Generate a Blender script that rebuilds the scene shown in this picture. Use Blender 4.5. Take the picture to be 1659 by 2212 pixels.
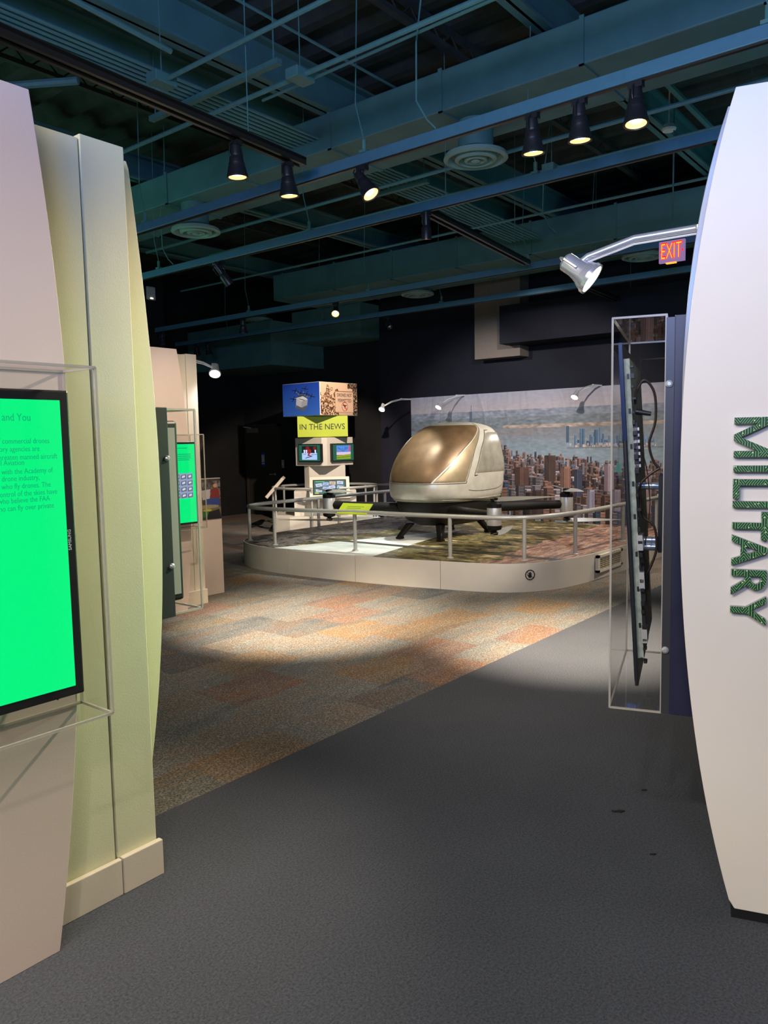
import bpy, bmesh, math, random
import numpy as np
from mathutils import Vector, Matrix
random.seed(7); RNG = np.random.RandomState(5)
C = bpy.context.scene.collection
for o in list(bpy.data.objects): bpy.data.objects.remove(o)

# ------------------------------------------------------------------ camera
FPX, CX, CY, EYE = 1675.0, 829.5, 1106.0, 1.65
def _n(a): return a / np.linalg.norm(a)
_u = _n(np.array([2170-CX, -(925-CY), -FPX])); _v = _n(np.array([-1300-CX, -(990-CY), -FPX]))
_v = _n(_v - _u*(_u@_v)); ROT = np.array([_u, _v, np.cross(_u, _v)])
cam_d = bpy.data.cameras.new('camera'); cam = bpy.data.objects.new('camera', cam_d); C.objects.link(cam)
m = Matrix([list(map(float, ROT[i])) + [0] for i in range(3)] + [[0, 0, 0, 1]]); m.translation = (0, 0, EYE)
cam.matrix_world = m
cam_d.sensor_fit = 'HORIZONTAL'; cam_d.sensor_width = 36; cam_d.lens = 36*FPX/1659
cam_d.clip_start = .05; cam_d.clip_end = 100
S = bpy.context.scene; S.camera = cam
def ray(x, y): return ROT @ np.array([x-CX, -(y-CY), -FPX])
def zp(x, y, z=0):                      # where a sight line meets a level
    d = ray(x, y); return np.array([0, 0, EYE]) + d*((z-EYE)/d[2])
def xp(x, y, X): d = ray(x, y); return np.array([0, 0, EYE]) + d*(X/d[0])
def yp(x, y, Y): d = ray(x, y); return np.array([0, 0, EYE]) + d*(Y/d[1])

# ------------------------------------------------------------------ world, exposure
w = bpy.data.worlds.new('world'); S.world = w; w.use_nodes = True
w.node_tree.nodes['Background'].inputs[0].default_value = (.35, .5, .6, 1)
w.node_tree.nodes['Background'].inputs[1].default_value = .02
S.view_settings.view_transform = 'Standard'; S.view_settings.look = 'None'
S.view_settings.exposure = 0; S.view_settings.gamma = 1; S.view_settings.use_curve_mapping = False

def aim(o, target):
    o.rotation_euler = (Vector(target)-o.location).to_track_quat('-Z', 'Y').to_euler()
def area(loc, target, size, power, color):
    d = bpy.data.lights.new('area_light', 'AREA'); d.energy = power; d.color = color; d.size = size
    o = bpy.data.objects.new('area_light', d); C.objects.link(o); o.location = loc; aim(o, target); return o
def spot(loc, target, power, color, angle=60, blend=.6, radius=.05):
    d = bpy.data.lights.new('spot_light', 'SPOT'); d.energy = power; d.color = color
    d.spot_size = math.radians(angle); d.spot_blend = blend; d.shadow_soft_size = radius
    o = bpy.data.objects.new('spot_light', d); C.objects.link(o); o.location = loc; aim(o, target); return o
WARM = (1, .80, .58); BLUE = (.05, .27, 1.0); TEAL = (.38, 1, .70); COOL = (.9, .92, 1)
area((-1.2, 1.5, 3.3), (2.0, 1.4, .6), 1.2, 105, (1, .86, .73))        # general gallery light behind the visitor
spot((-.5, .45, 3.5), (2.75, .35, 1.3), 150, (1, .93, .86), 52, .8, .03)
area((-1.6, -1.2, 3.4), (3.0, .6, 1.2), 1.0, 48, (1, .92, .84))
area((-2.2, -.6, 3.05), (-1.2, -.2, 5.0), 1.2, 270, BLUE)            # added blue area lights out of view, washing the ceiling
area((1.0, .3, 3.05), (1.9, .7, 5.0), .8, 60, BLUE)
area((2.6, 1.4, 2.75), (3.6, 2.6, 5), 1.0, 13, TEAL)  # teal light added in the aisle to green the undersides
spot((4.7, 1.5, 1.5), (1.85, 2.62, 1.25), 170, (.16, 1, .42), 46, 1, .02)   # added green spot in mid-air, standing in for screen glow
area((3.4, 8.4, 2.9), (5.5, 8.0, 5), 1.6, 20, TEAL)  # another added uplight, hidden behind the left walls
area((9.0, 1.2, 2.9), (9.0, 2.2, 5), 1.6, 16, (.25, .75, .9))

# ------------------------------------------------------------------ materials
def mat(name, col, rough=.6, metal=0, emit=None, es=1, noise=0, nscale=20, bump=0, bscale=200, spec=.5):
    m = bpy.data.materials.new(name); m.use_nodes = True; nt = m.node_tree; b = nt.nodes['Principled BSDF']
    b.inputs['Base Color'].default_value = (*col, 1); b.inputs['Roughness'].default_value = rough
    b.inputs['Metallic'].default_value = metal; b.inputs['Specular IOR Level'].default_value = spec
    if emit: b.inputs['Emission Color'].default_value = (*emit, 1); b.inputs['Emission Strength'].default_value = es
    if noise or bump:
        tc = nt.nodes.new('ShaderNodeTexCoord')
    if noise:
        n = nt.nodes.new('ShaderNodeTexNoise'); n.inputs['Scale'].default_value = nscale; n.inputs['Detail'].default_value = 5
        nt.links.new(tc.outputs['Object'], n.inputs['Vector'])
        r = nt.nodes.new('ShaderNodeMapRange'); r.inputs[1].default_value = .3; r.inputs[2].default_value = .7
        r.inputs[3].default_value = 1-noise; r.inputs[4].default_value = 1+noise
        nt.links.new(n.outputs[0], r.inputs[0])
        v = nt.nodes.new('ShaderNodeVectorMath'); v.operation = 'SCALE'; v.inputs[0].default_value = col
        nt.links.new(r.outputs[0], v.inputs['Scale']); nt.links.new(v.outputs[0], b.inputs['Base Color'])
    if bump:
        n2 = nt.nodes.new('ShaderNodeTexNoise'); n2.inputs['Scale'].default_value = bscale; n2.inputs['Detail'].default_value = 4
        nt.links.new(tc.outputs['Object'], n2.inputs['Vector'])
        bp = nt.nodes.new('ShaderNodeBump'); bp.inputs['Strength'].default_value = bump; bp.inputs['Distance'].default_value = .01
        nt.links.new(n2.outputs[0], bp.inputs['Height']); nt.links.new(bp.outputs[0], b.inputs['Normal'])
    return m
def srgb(r, g, b): 
    f = lambda c: (c/255/12.92) if c/255 <= .04045 else ((c/255+.055)/1.055)**2.4
    return (f(r), f(g), f(b))
M = {}
M['cream'] = mat('cream_laminate', (.66, .60, .50), .55, noise=.03, nscale=3, bump=.04)
M['cream_wall'] = mat('cream_wall_paint', (.68, .68, .47), .6, noise=.03, nscale=3, bump=.06)
M['pink'] = mat('blush_laminate', (.66, .55, .50), .5, noise=.03, nscale=2, bump=.05, bscale=300)
M['white_panel'] = mat('white_laminate', (.74, .71, .67), .45, noise=.02, nscale=2, bump=.03)
M['grey_gloss'] = mat('grey_gloss_laminate', (.33, .34, .34), .22)
M['black'] = mat('black_plastic', (.012, .012, .014), .4)
M['navy'] = mat('navy_board', (.016, .018, .045), .4, noise=.15, nscale=6)
M['dark_strip'] = mat('dark_metal_strip', (.05, .052, .06), .35, metal=.3)
M['black_wall'] = mat('black_wall_paint', (.017, .017, .018), .75, spec=.15, noise=.15, nscale=3)
M['navy_wall'] = mat('dark_blue_wall_paint', (.013, .014, .022), .7, spec=.15, noise=.1, nscale=3)
M['brown_wall'] = mat('brown_grey_paint', (.16, .13, .11), .8, noise=.05)
M['door'] = mat('brown_door_paint', (.045, .038, .03), .5, noise=.1)
M['teal'] = mat('teal_ceiling_paint', (.07, .165, .17), .6, noise=.12, nscale=4)
M['teal_deck'] = mat('dark_deck_paint', (.026, .030, .027), .9, noise=.3, nscale=6)
M['teal_steel'] = mat('teal_painted_steel', (.075, .18, .18), .45, noise=.08)
M['track_blue'] = mat('blue_tinted_channel', (.07, .16, .23), .35, noise=.06)  # blue light on the camera-facing side is put into this colour
M['track_black'] = mat('black_track', (.02, .014, .011), .35)
M['lamp_black'] = mat('black_lamp_housing', (.016, .014, .018), .38)
M['silver'] = mat('brushed_silver', (.62, .62, .61), .38, metal=.55)
M['chrome'] = mat('polished_metal', (.72, .74, .78), .25, metal=.65)
M['rail'] = mat('silver_rail_paint', (.50, .50, .47), .35, metal=.35)
M['shell'] = mat('champagne_shell', (.47, .45, .385), .36, metal=.45, noise=.10, nscale=9, bump=.08, bscale=14)
M['bronze'] = mat('bronze_windscreen', (.145, .088, .045), .42, metal=.4, noise=.2, nscale=7, bump=.10, bscale=12)
M['pane_bronze'] = mat('pale_bronze_pane', (.27, .21, .13), .40, metal=.5, noise=.15, nscale=8, bump=.08, bscale=14)
M['window_silver'] = mat('silver_window_film', (.42, .39, .31), .30, metal=.7, noise=.15, nscale=10, bump=.06, bscale=15)
M['belly'] = mat('black_composite', (.007, .0065, .006), .5, spec=.22)
M['seam'] = mat('dark_seam', (.08, .075, .06), .6)
M['white_plastic'] = mat('white_plastic', (.7, .7, .68), .4)
M['offwhite'] = mat('off_white_skirt', (.64, .60, .53), .55, noise=.04, nscale=4, bump=.04, bscale=9)
M['lime'] = mat('lime_sign', (.42, .52, .02), .5)
M['lime_dark'] = mat('dark_green_print', (.09, .22, .03), .5)
M['ink'] = mat('black_ink', (.008, .01, .012), .6)
M['red'] = mat('red_ink', (.35, .02, .02), .5)
M['grate'] = mat('vent_grille_cream', (.45, .40, .27), .5)
M['bulb'] = mat('warm_bulb', (1, .9, .7), .3, emit=(1, .84, .58), es=5)
M['bulb_white'] = mat('white_flood_glass', (1, 1, .9), .3, emit=(1, .98, .86), es=26)
M['reflector'] = mat('warm_reflector', (.9, .6, .35), .35, emit=(1, .62, .27), es=1.15)
M['screen_green'] = mat('green_screen', (0, .02, .01), .3, emit=srgb(0, 250, 132), es=1.0)
M['screen_blue'] = mat('dim_blue_screen', (.005, .01, .03), .2, emit=(.01, .04, .2), es=.12)
M['screen_ink'] = mat('teal_screen_letters', (0, .02, .02), .5, emit=srgb(4, 172, 110), es=1)
M['exit_red'] = mat('exit_red_glow', (.3, 0, 0), .4, emit=(1, .01, .02), es=1.5)
M['exit_hot'] = mat('exit_yellow_glow', (.3, .2, 0), .4, emit=(1, .20, .02), es=3)
M['exit_plate'] = mat('exit_plate', (.30, .12, .24), .4, emit=(.30, .20, .42), es=.7)
M['pcb_side'] = mat('grey_letter_edge', (.30, .30, .34), .5)
M['pcb_board'] = mat('green_circuit_board', (.27, .32, .27), .5, noise=.25, nscale=40)
M['cable'] = mat('black_cable', (.02, .012, .01), .4)
M['blue_tint'] = mat('blue_edge_glow', (0, .006, .03), .3, emit=(.01, .04, .25), es=.15)  # blue light on the television edge, painted as a weak glow
M['debris'] = mat('black_scrap', (.008, .008, .01), .8)

def attr_mat(name, emissive=0, bump=0, rough=.6):
    m = bpy.data.materials.new(name); m.use_nodes = True; nt = m.node_tree; b = nt.nodes['Principled BSDF']
    a = nt.nodes.new('ShaderNodeAttribute'); a.attribute_name = 'print'
    b.inputs['Roughness'].default_value = rough
    if emissive:
        b.inputs['Base Color'].default_value = (.01, .01, .01, 1)
        nt.links.new(a.outputs['Color'], b.inputs['Emission Color']); b.inputs['Emission Strength'].default_value = emissive
    else: nt.links.new(a.outputs['Color'], b.inputs['Base Color'])
    if bump:
        tc = nt.nodes.new('ShaderNodeTexCoord'); mp = nt.nodes.new('ShaderNodeMapping'); mp.inputs['Scale'].default_value = (1, 1.6, .5)
        n2 = nt.nodes.new('ShaderNodeTexNoise'); n2.inputs['Scale'].default_value = 2.2; n2.inputs['Distortion'].default_value = 1.2
        nt.links.new(tc.outputs['Object'], mp.inputs[0]); nt.links.new(mp.outputs[0], n2.inputs['Vector'])
        bp = nt.nodes.new('ShaderNodeBump'); bp.inputs['Strength'].default_value = bump; bp.inputs['Distance'].default_value = .1
        nt.links.new(n2.outputs[0], bp.inputs['Height']); nt.links.new(bp.outputs[0], b.inputs['Normal'])
    return m
M['print'] = attr_mat('printed_picture'); M['mural'] = attr_mat('printed_cloth', bump=.35)
M['screen_print'] = attr_mat('lit_screen_picture', 1.0)

def acrylic(name, tint, gloss):
    m = bpy.data.materials.new(name); m.use_nodes = True; nt = m.node_tree; nt.nodes.remove(nt.nodes['Principled BSDF'])
    out = nt.nodes['Material Output']; t = nt.nodes.new('ShaderNodeBsdfTransparent'); t.inputs[0].default_value = (*tint, 1)
    g = nt.nodes.new('ShaderNodeBsdfGlossy'); g.inputs['Roughness'].default_value = .02
    lw = nt.nodes.new('ShaderNodeLayerWeight'); lw.inputs['Blend'].default_value = .5
    pw = nt.nodes.new('ShaderNodeMath'); pw.operation = 'POWER'; pw.inputs[1].default_value = 4.5
    mm = nt.nodes.new('ShaderNodeMath'); mm.operation = 'MULTIPLY_ADD'; mm.inputs[1].default_value = gloss; mm.inputs[2].default_value = .045; mm.use_clamp = True
    mx = nt.nodes.new('ShaderNodeMixShader')
    nt.links.new(lw.outputs['Facing'], pw.inputs[0]); nt.links.new(pw.outputs[0], mm.inputs[0]); nt.links.new(mm.outputs[0], mx.inputs[0])
    nt.links.new(t.outputs[0], mx.inputs[1]); nt.links.new(g.outputs[0], mx.inputs[2]); nt.links.new(mx.outputs[0], out.inputs[0])
    return m
M['acrylic'] = acrylic('clear_acrylic', (.985, .985, .98), .55)
M['acrylic_edge'] = mat('acrylic_cut_edge', (.50, .48, .42), .25)
M['acrylic_edge'].node_tree.nodes['Principled BSDF'].inputs['Alpha'].default_value = .6

def nodes(m):
    nt = m.node_tree
    def N(t, **k):
        n = nt.nodes.new(t)
        for a, b in k.items(): setattr(n, a, b)
        return n
    def MT(op, a, b=None, c=None):
        n = N('ShaderNodeMath', operation=op)
        for i, x in enumerate((a, b, c)):
            if x is None: continue
            if isinstance(x, (int, float)): n.inputs[i].default_value = x
            else: nt.links.new(x, n.inputs[i])
        return n.outputs[0]
    def MIX(f, a, b):
        n = N('ShaderNodeMix', data_type='RGBA')
        for i, x in ((0, f), (6, a), (7, b)):
            if isinstance(x, (int, float)): n.inputs[i].default_value = x
            elif isinstance(x, tuple): n.inputs[i].default_value = (*x, 1)
            else: nt.links.new(x, n.inputs[i])
        return n.outputs[2]
    return nt, N, MT, MIX

def carpet_material():
    m = mat('carpet', (.1, .1, .1), .95, spec=.15); nt, N, MT, MIX = nodes(m); b = nt.nodes['Principled BSDF']
    g = N('ShaderNodeNewGeometry'); sp = N('ShaderNodeSeparateXYZ'); nt.links.new(g.outputs['Position'], sp.inputs[0])
    X, Y = sp.outputs[0], sp.outputs[1]
    def noise(scale, vec=None, detail=2, rough=.6):
        n = N('ShaderNodeTexNoise'); n.inputs['Scale'].default_value = scale; n.inputs['Detail'].default_value = detail; n.inputs['Roughness'].default_value = rough
        nt.links.new(vec or g.outputs['Position'], n.inputs['Vector']); return n.outputs[0]
    def ramp(fac, stops):
        r = N('ShaderNodeValToRGB'); r.color_ramp.interpolation = 'CONSTANT' if stops[0] is True else 'LINEAR'
        st = stops[1:] if stops[0] is True else stops
        while len(r.color_ramp.elements) < len(st): r.color_ramp.elements.new(.5)
        for e, (p, c) in zip(r.color_ramp.elements, st): e.position = p; e.color = (*c, 1)
        nt.links.new(fac, r.inputs[0]); return r.outputs[0]
    # carpet tiles laid half-bonded, every tile its own wool colour
    row = MT('FLOOR', MT('DIVIDE', Y, .46))
    col = MT('FLOOR', MT('ADD', MT('DIVIDE', X, .62), MT('MULTIPLY', row, .37)))
    cv = N('ShaderNodeCombineXYZ'); nt.links.new(MT('ADD', row, 31), cv.inputs[0]); nt.links.new(col, cv.inputs[1])
    wn = N('ShaderNodeTexWhiteNoise', noise_dimensions='2D'); nt.links.new(cv.outputs[0], wn.inputs['Vector'])
    grey, char, rust, gold, olive = (.165, .168, .160), (.085, .092, .10), (.190, .112, .085), (.20, .138, .080), (.130, .125, .10)
    tile = ramp(wn.outputs[0], [True, (0, grey), (.24, char), (.42, rust), (.52, (.165, .135, .115)), (.66, gold), (.75, olive), (.86, grey), (.95, rust)])
    # second colour running across the joints in streaks
    mp = N('ShaderNodeMapping'); mp.inputs['Scale'].default_value = (.55, 2.1, 1); nt.links.new(g.outputs['Position'], mp.inputs[0])
    broad = ramp(noise(1.7, mp.outputs[0], 3), [(.35, char), (.47, grey), (.56, (.2, .13, .085)), (.66, (.12, .13, .13))])
    c = MIX(.42, tile, broad)
    fine = noise(95, detail=3, rough=.8)
    wv = N('ShaderNodeTexVoronoi'); wv.inputs['Scale'].default_value = 85; nt.links.new(g.outputs['Position'], wv.inputs['Vector'])
    k = MT('MULTIPLY', MT('ADD', MT('MULTIPLY', fine, 3.2), -.75), MT('ADD', MT('MULTIPLY', wv.outputs[0], 1.3), .45))
    vs = N('ShaderNodeVectorMath', operation='SCALE'); nt.links.new(c, vs.inputs[0]); nt.links.new(k, vs.inputs['Scale'])
    plain0 = noise(110, detail=3, rough=.8); pb = noise(.9, detail=3)
    kp = MT('MULTIPLY', MT('ADD', MT('MULTIPLY', plain0, 2.2), -.1), MT('ADD', MT('MULTIPLY', pb, .5), .75))
    vp = N('ShaderNodeVectorMath', operation='SCALE'); vp.inputs[0].default_value = (.063, .071, .087); nt.links.new(kp, vp.inputs['Scale'])
    mask = MT('GREATER_THAN', Y, 2.885)
    nt.links.new(MIX(mask, vp.outputs[0], vs.outputs[0]), b.inputs['Base Color'])
    bp = N('ShaderNodeBump'); bp.inputs['Strength'].default_value = .5; bp.inputs['Distance'].default_value = .004
    nt.links.new(fine, bp.inputs['Height']); nt.links.new(bp.outputs[0], b.inputs['Normal'])
    return m
M['carpet'] = carpet_material()

def map_material():                      # aerial print on the platform: river, woodland, streets, one painted shadow strip
    m = mat('aerial_print', (.3, .3, .2), .5); nt, N, MT, MIX = nodes(m); b = nt.nodes['Principled BSDF']
    g = N('ShaderNodeNewGeometry'); sp = N('ShaderNodeSeparateXYZ'); nt.links.new(g.outputs['Position'], sp.inputs[0]); X, Y = sp.outputs[0], sp.outputs[1]
    def noise(scale, sc=(1, 1, 1), detail=5):
        mp = N('ShaderNodeMapping'); mp.inputs['Scale'].default_value = sc; nt.links.new(g.outputs['Position'], mp.inputs[0])
        n = N('ShaderNodeTexNoise'); n.inputs['Scale'].default_value = scale; n.inputs['Detail'].default_value = detail; n.inputs['Roughness'].default_value = .62
        nt.links.new(mp.outputs[0], n.inputs['Vector']); return n.outputs[0]
    def ramp(fac, st):
        r = N('ShaderNodeValToRGB')
        while len(r.color_ramp.elements) < len(st): r.color_ramp.elements.new(.5)
        for e, (p, c) in zip(r.color_ramp.elements, st): e.position = p; e.color = (*c, 1)
        nt.links.new(fac, r.inputs[0]); return r.outputs[0]
    land = ramp(noise(5.0, (1.7, .7, 1), 6), [(.40, (.02, .028, .012)), (.46, (.10, .085, .03)), (.50, (.30, .25, .09)), (.53, (.06, .06, .025)), (.58, (.20, .13, .07)), (.64, (.55, .46, .25))])
    city = ramp(noise(8, (.45, 2.6, 1), 6), [(.40, (.06, .045, .04)), (.47, (.36, .19, .13)), (.52, (.16, .10, .08)), (.57, (.62, .38, .28)), (.64, (.25, .2, .16))])
    moor = ramp(noise(8, (1.2, 1, 1), 6), [(.42, (.02, .018, .018)), (.48, (.13, .10, .09)), (.53, (.32, .27, .24)), (.57, (.05, .04, .035)), (.64, (.22, .18, .15))])
    edge = MT('MULTIPLY', MT('SUBTRACT', noise(1.3), .5), .8)
    yy = MT('ADD', Y, edge)
    c = MIX(MT('LESS_THAN', MT('SUBTRACT', yy, MT('MULTIPLY', MT('SUBTRACT', X, 7.2), .12)), 4.35), land, city)
    c = MIX(MT('GREATER_THAN', yy, 7.15), c, moor)
    wat = ramp(noise(2.2), [(.4, (.62, .66, .62)), (.6, (.80, .82, .78))])
    wm = MT('MULTIPLY', MT('LESS_THAN', MT('ADD', Y, MT('MULTIPLY', X, .35)), 9.55), MT('GREATER_THAN', MT('ADD', Y, MT('MULTIPLY', X, -.2)), 4.28))
    c = MIX(wm, c, wat)
    shadow_strip = MT('MULTIPLY', MT('LESS_THAN', MT('ABSOLUTE', MT('SUBTRACT', X, 7.72)), .07), MT('LESS_THAN', Y, 7.1))  # dark strip painted as the shadow of rail and rotor arms
    c = MIX(shadow_strip, c, (.05, .05, .035))
    nt.links.new(c, b.inputs['Base Color'])
    return m
M['map'] = map_material()

def pcb_material():
    m = mat('circuit_print', (.02, .09, .04), .45); nt, N, MT, MIX = nodes(m); b = nt.nodes['Principled BSDF']
    tc = N('ShaderNodeTexCoord'); sp = N('ShaderNodeSeparateXYZ'); nt.links.new(tc.outputs['Object'], sp.inputs[0])
    A, Z = sp.outputs[1], sp.outputs[2]
    cell = N('ShaderNodeTexWhiteNoise', noise_dimensions='2D'); cv = N('ShaderNodeCombineXYZ')
    nt.links.new(MT('FLOOR', MT('DIVIDE', A, .019)), cv.inputs[0]); nt.links.new(MT('FLOOR', MT('DIVIDE', Z, .027)), cv.inputs[1])
    nt.links.new(cv.outputs[0], cell.inputs['Vector'])
    d = MT('MULTIPLY', MT('SUBTRACT', MT('FLOOR', MT('MULTIPLY', cell.outputs[0], 2.99)), 1), .75)
    line = MT('ADD', A, MT('MULTIPLY', Z, d))
    f = MT('ABSOLUTE', MT('SUBTRACT', MT('FRACT', MT('DIVIDE', line, .0078)), .5))
    tr = MT('LESS_THAN', f, .12)
    v = N('ShaderNodeTexVoronoi'); v.inputs['Scale'].default_value = 62; v.inputs['Randomness'].default_value = .8; nt.links.new(tc.outputs['Object'], v.inputs['Vector'])
    dot = MT('LESS_THAN', v.outputs[0], .15)
    c = MIX(tr, (.007, .042, .024), (.20, .52, .16)); c = MIX(dot, c, (.55, .75, .35))
    nt.links.new(c, b.inputs['Base Color']); return m
M['pcb'] = pcb_material()

# ------------------------------------------------------------------ mesh helpers
class MB:
    def __init__(s): s.v = []; s.f = []; s.smooth = False
    def add(s, vs, fs):
        k = len(s.v); s.v += [tuple(map(float, p)) for p in vs]; s.f += [tuple(k+i for i in f) for f in fs]; return s
    def box(s, a, b, mtx=None):
        x0, y0, z0 = a; x1, y1, z1 = b
        vs = [(x, y, z) for z in (z0, z1) for x, y in ((x0, y0), (x1, y0), (x1, y1), (x0, y1))]
        if mtx is not None: vs = [tuple(mtx @ Vector(p)) for p in vs]
        return s.add(vs, [(3, 2, 1, 0), (4, 5, 6, 7), (0, 1, 5, 4), (1, 2, 6, 5), (2, 3, 7, 6), (3, 0, 4, 7)])
    def tube(s, pts, r, n=10, caps=True, closed=False):
        pts = [Vector(p) for p in pts]; rs = r if isinstance(r, (list, tuple)) else [r]*len(pts)
        up = None; rings = []
        for i, p in enumerate(pts):
            if closed: t = (pts[(i+1) % len(pts)]-pts[i-1])
            else: t = (pts[min(i+1, len(pts)-1)]-pts[max(i-1, 0)])
            t.normalize()
            if up is None or abs(up.dot(t)) > .99: up = Vector((0, 0, 1)) if abs(t.z) < .9 else Vector((1, 0, 0))
            a = t.cross(up).normalized(); b = a.cross(t).normalized(); up = b
            rings.append([p+a*rs[i]*math.cos(2*math.pi*k/n)+b*rs[i]*math.sin(2*math.pi*k/n) for k in range(n)])
        vs = [q for rg in rings for q in rg]; fs = []
        m = len(pts)
        for i in range(m if closed else m-1):
            j = (i+1) % m
            for k in range(n): fs.append((i*n+k, i*n+(k+1) % n, j*n+(k+1) % n, j*n+k))
        if caps and not closed: fs += [tuple(range(n-1, -1, -1)), tuple((m-1)*n+k for k in range(n))]
        s.smooth = True; return s.add(vs, fs)
    def lathe(s, prof, n=20, mtx=None, cap=True):
        vs = []; fs = []
        for r, z in prof:
            for k in range(n):
                p = Vector((r*math.cos(2*math.pi*k/n), r*math.sin(2*math.pi*k/n), z)); vs.append(tuple(mtx @ p) if mtx is not None else tuple(p))
        for i in range(len(prof)-1):
            for k in range(n): fs.append((i*n+k, i*n+(k+1) % n, (i+1)*n+(k+1) % n, (i+1)*n+k))
        if cap: fs += [tuple(range(n-1, -1, -1)), tuple((len(prof)-1)*n+k for k in range(n))]
        s.smooth = True; return s.add(vs, fs)
    def prism(s, poly, fn, t0, t1):           # fn(a, b, t) -> xyz
        n = len(poly); vs = [fn(a, b, t0) for a, b in poly]+[fn(a, b, t1) for a, b in poly]
        return s.add(vs, [tuple(range(n-1, -1, -1)), tuple(range(n, 2*n))]+[(i, (i+1) % n, n+(i+1) % n, n+i) for i in range(n)])
    def build(s, name, m, parent=None, origin=(0, 0, 0), bevel=0, label=None):
        o_ = Vector(origin); me = bpy.data.meshes.new(name)
        me.from_pydata([tuple(Vector(p)-o_) for p in s.v], [], s.f)
        bm = bmesh.new(); bm.from_mesh(me); bmesh.ops.recalc_face_normals(bm, faces=bm.faces); bm.to_mesh(me); bm.free()
        if s.smooth: me.shade_smooth(); me.set_sharp_from_angle(angle=math.radians(38))
        me.materials.append(M[m] if isinstance(m, str) else m)
        o = bpy.data.objects.new(name, me); C.objects.link(o)
        if parent is not None: o.parent = parent
        else: o.location = o_
        if bevel:
            b = o.modifiers.new('bevel', 'BEVEL'); b.width = bevel; b.segments = 2; b.limit_method = 'ANGLE'
        if label: o['label'] = label
        return o
def tag(o, label, cat, group=None, kind=None):
    if label: o['label'] = label
    if cat: o['category'] = cat
    if group: o['group'] = group
    if kind: o['kind'] = kind
    return o
def thing(name, loc, label, cat, group=None, rz=0, kind=None):
    o = bpy.data.objects.new(name, None); C.objects.link(o); o.location = loc; o.rotation_euler = (0, 0, rz); o.empty_display_size = .1
    return tag(o, label, cat, group, kind)
def struct(name, mb, m, origin=(0, 0, 0), bevel=0):
    o = mb.build(name, m, None, origin, bevel); o['kind'] = 'structure'; return o
def copy_tree(o, parent=None):
    c = o.copy(); C.objects.link(c); c.parent = parent
    for ch in [x for x in bpy.data.objects if x.parent == o]: copy_tree(ch, c)
    return c
class MBo(MB):                           # world coordinates, root at o
    pass
def text(body, size, m, parent, pos, right, up, name='lettering', extrude=.0008, align='LEFT', label=None, sx=1, fit=None, offset=0):
    cu = bpy.data.curves.new('tmp', 'FONT'); cu.body = body; cu.size = size; cu.extrude = extrude; cu.align_x = align; cu.resolution_u = 3; cu.offset = offset
    t = bpy.data.objects.new('tmp', cu); C.objects.link(t)
    dg = bpy.context.evaluated_depsgraph_get(); me = bpy.data.meshes.new_from_object(t.evaluated_get(dg))
    bpy.data.objects.remove(t); me.name = name
    if fit:                                  # (width, height) of the finished word
        xs = [v.co.x for v in me.vertices]; ys = [v.co.y for v in me.vertices]
        me.transform(Matrix.Diagonal((fit[0]/(max(xs)-min(xs)), fit[1]/(max(ys)-min(ys)), 1, 1)) @ Matrix.Translation((-(max(xs)+min(xs))/2, -min(ys), 0)))
    r = Vector(right).normalized(); u = Vector(up).normalized(); n = r.cross(u)
    mx = Matrix(((r.x*sx, u.x, n.x, pos[0]), (r.y*sx, u.y, n.y, pos[1]), (r.z*sx, u.z, n.z, pos[2]), (0, 0, 0, 1)))
    me.transform(mx); me.materials.clear(); me.materials.append(M[m])
    o = bpy.data.objects.new(name, me); C.objects.link(o); o.parent = parent
    if label: o['label'] = label
    return o

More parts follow.
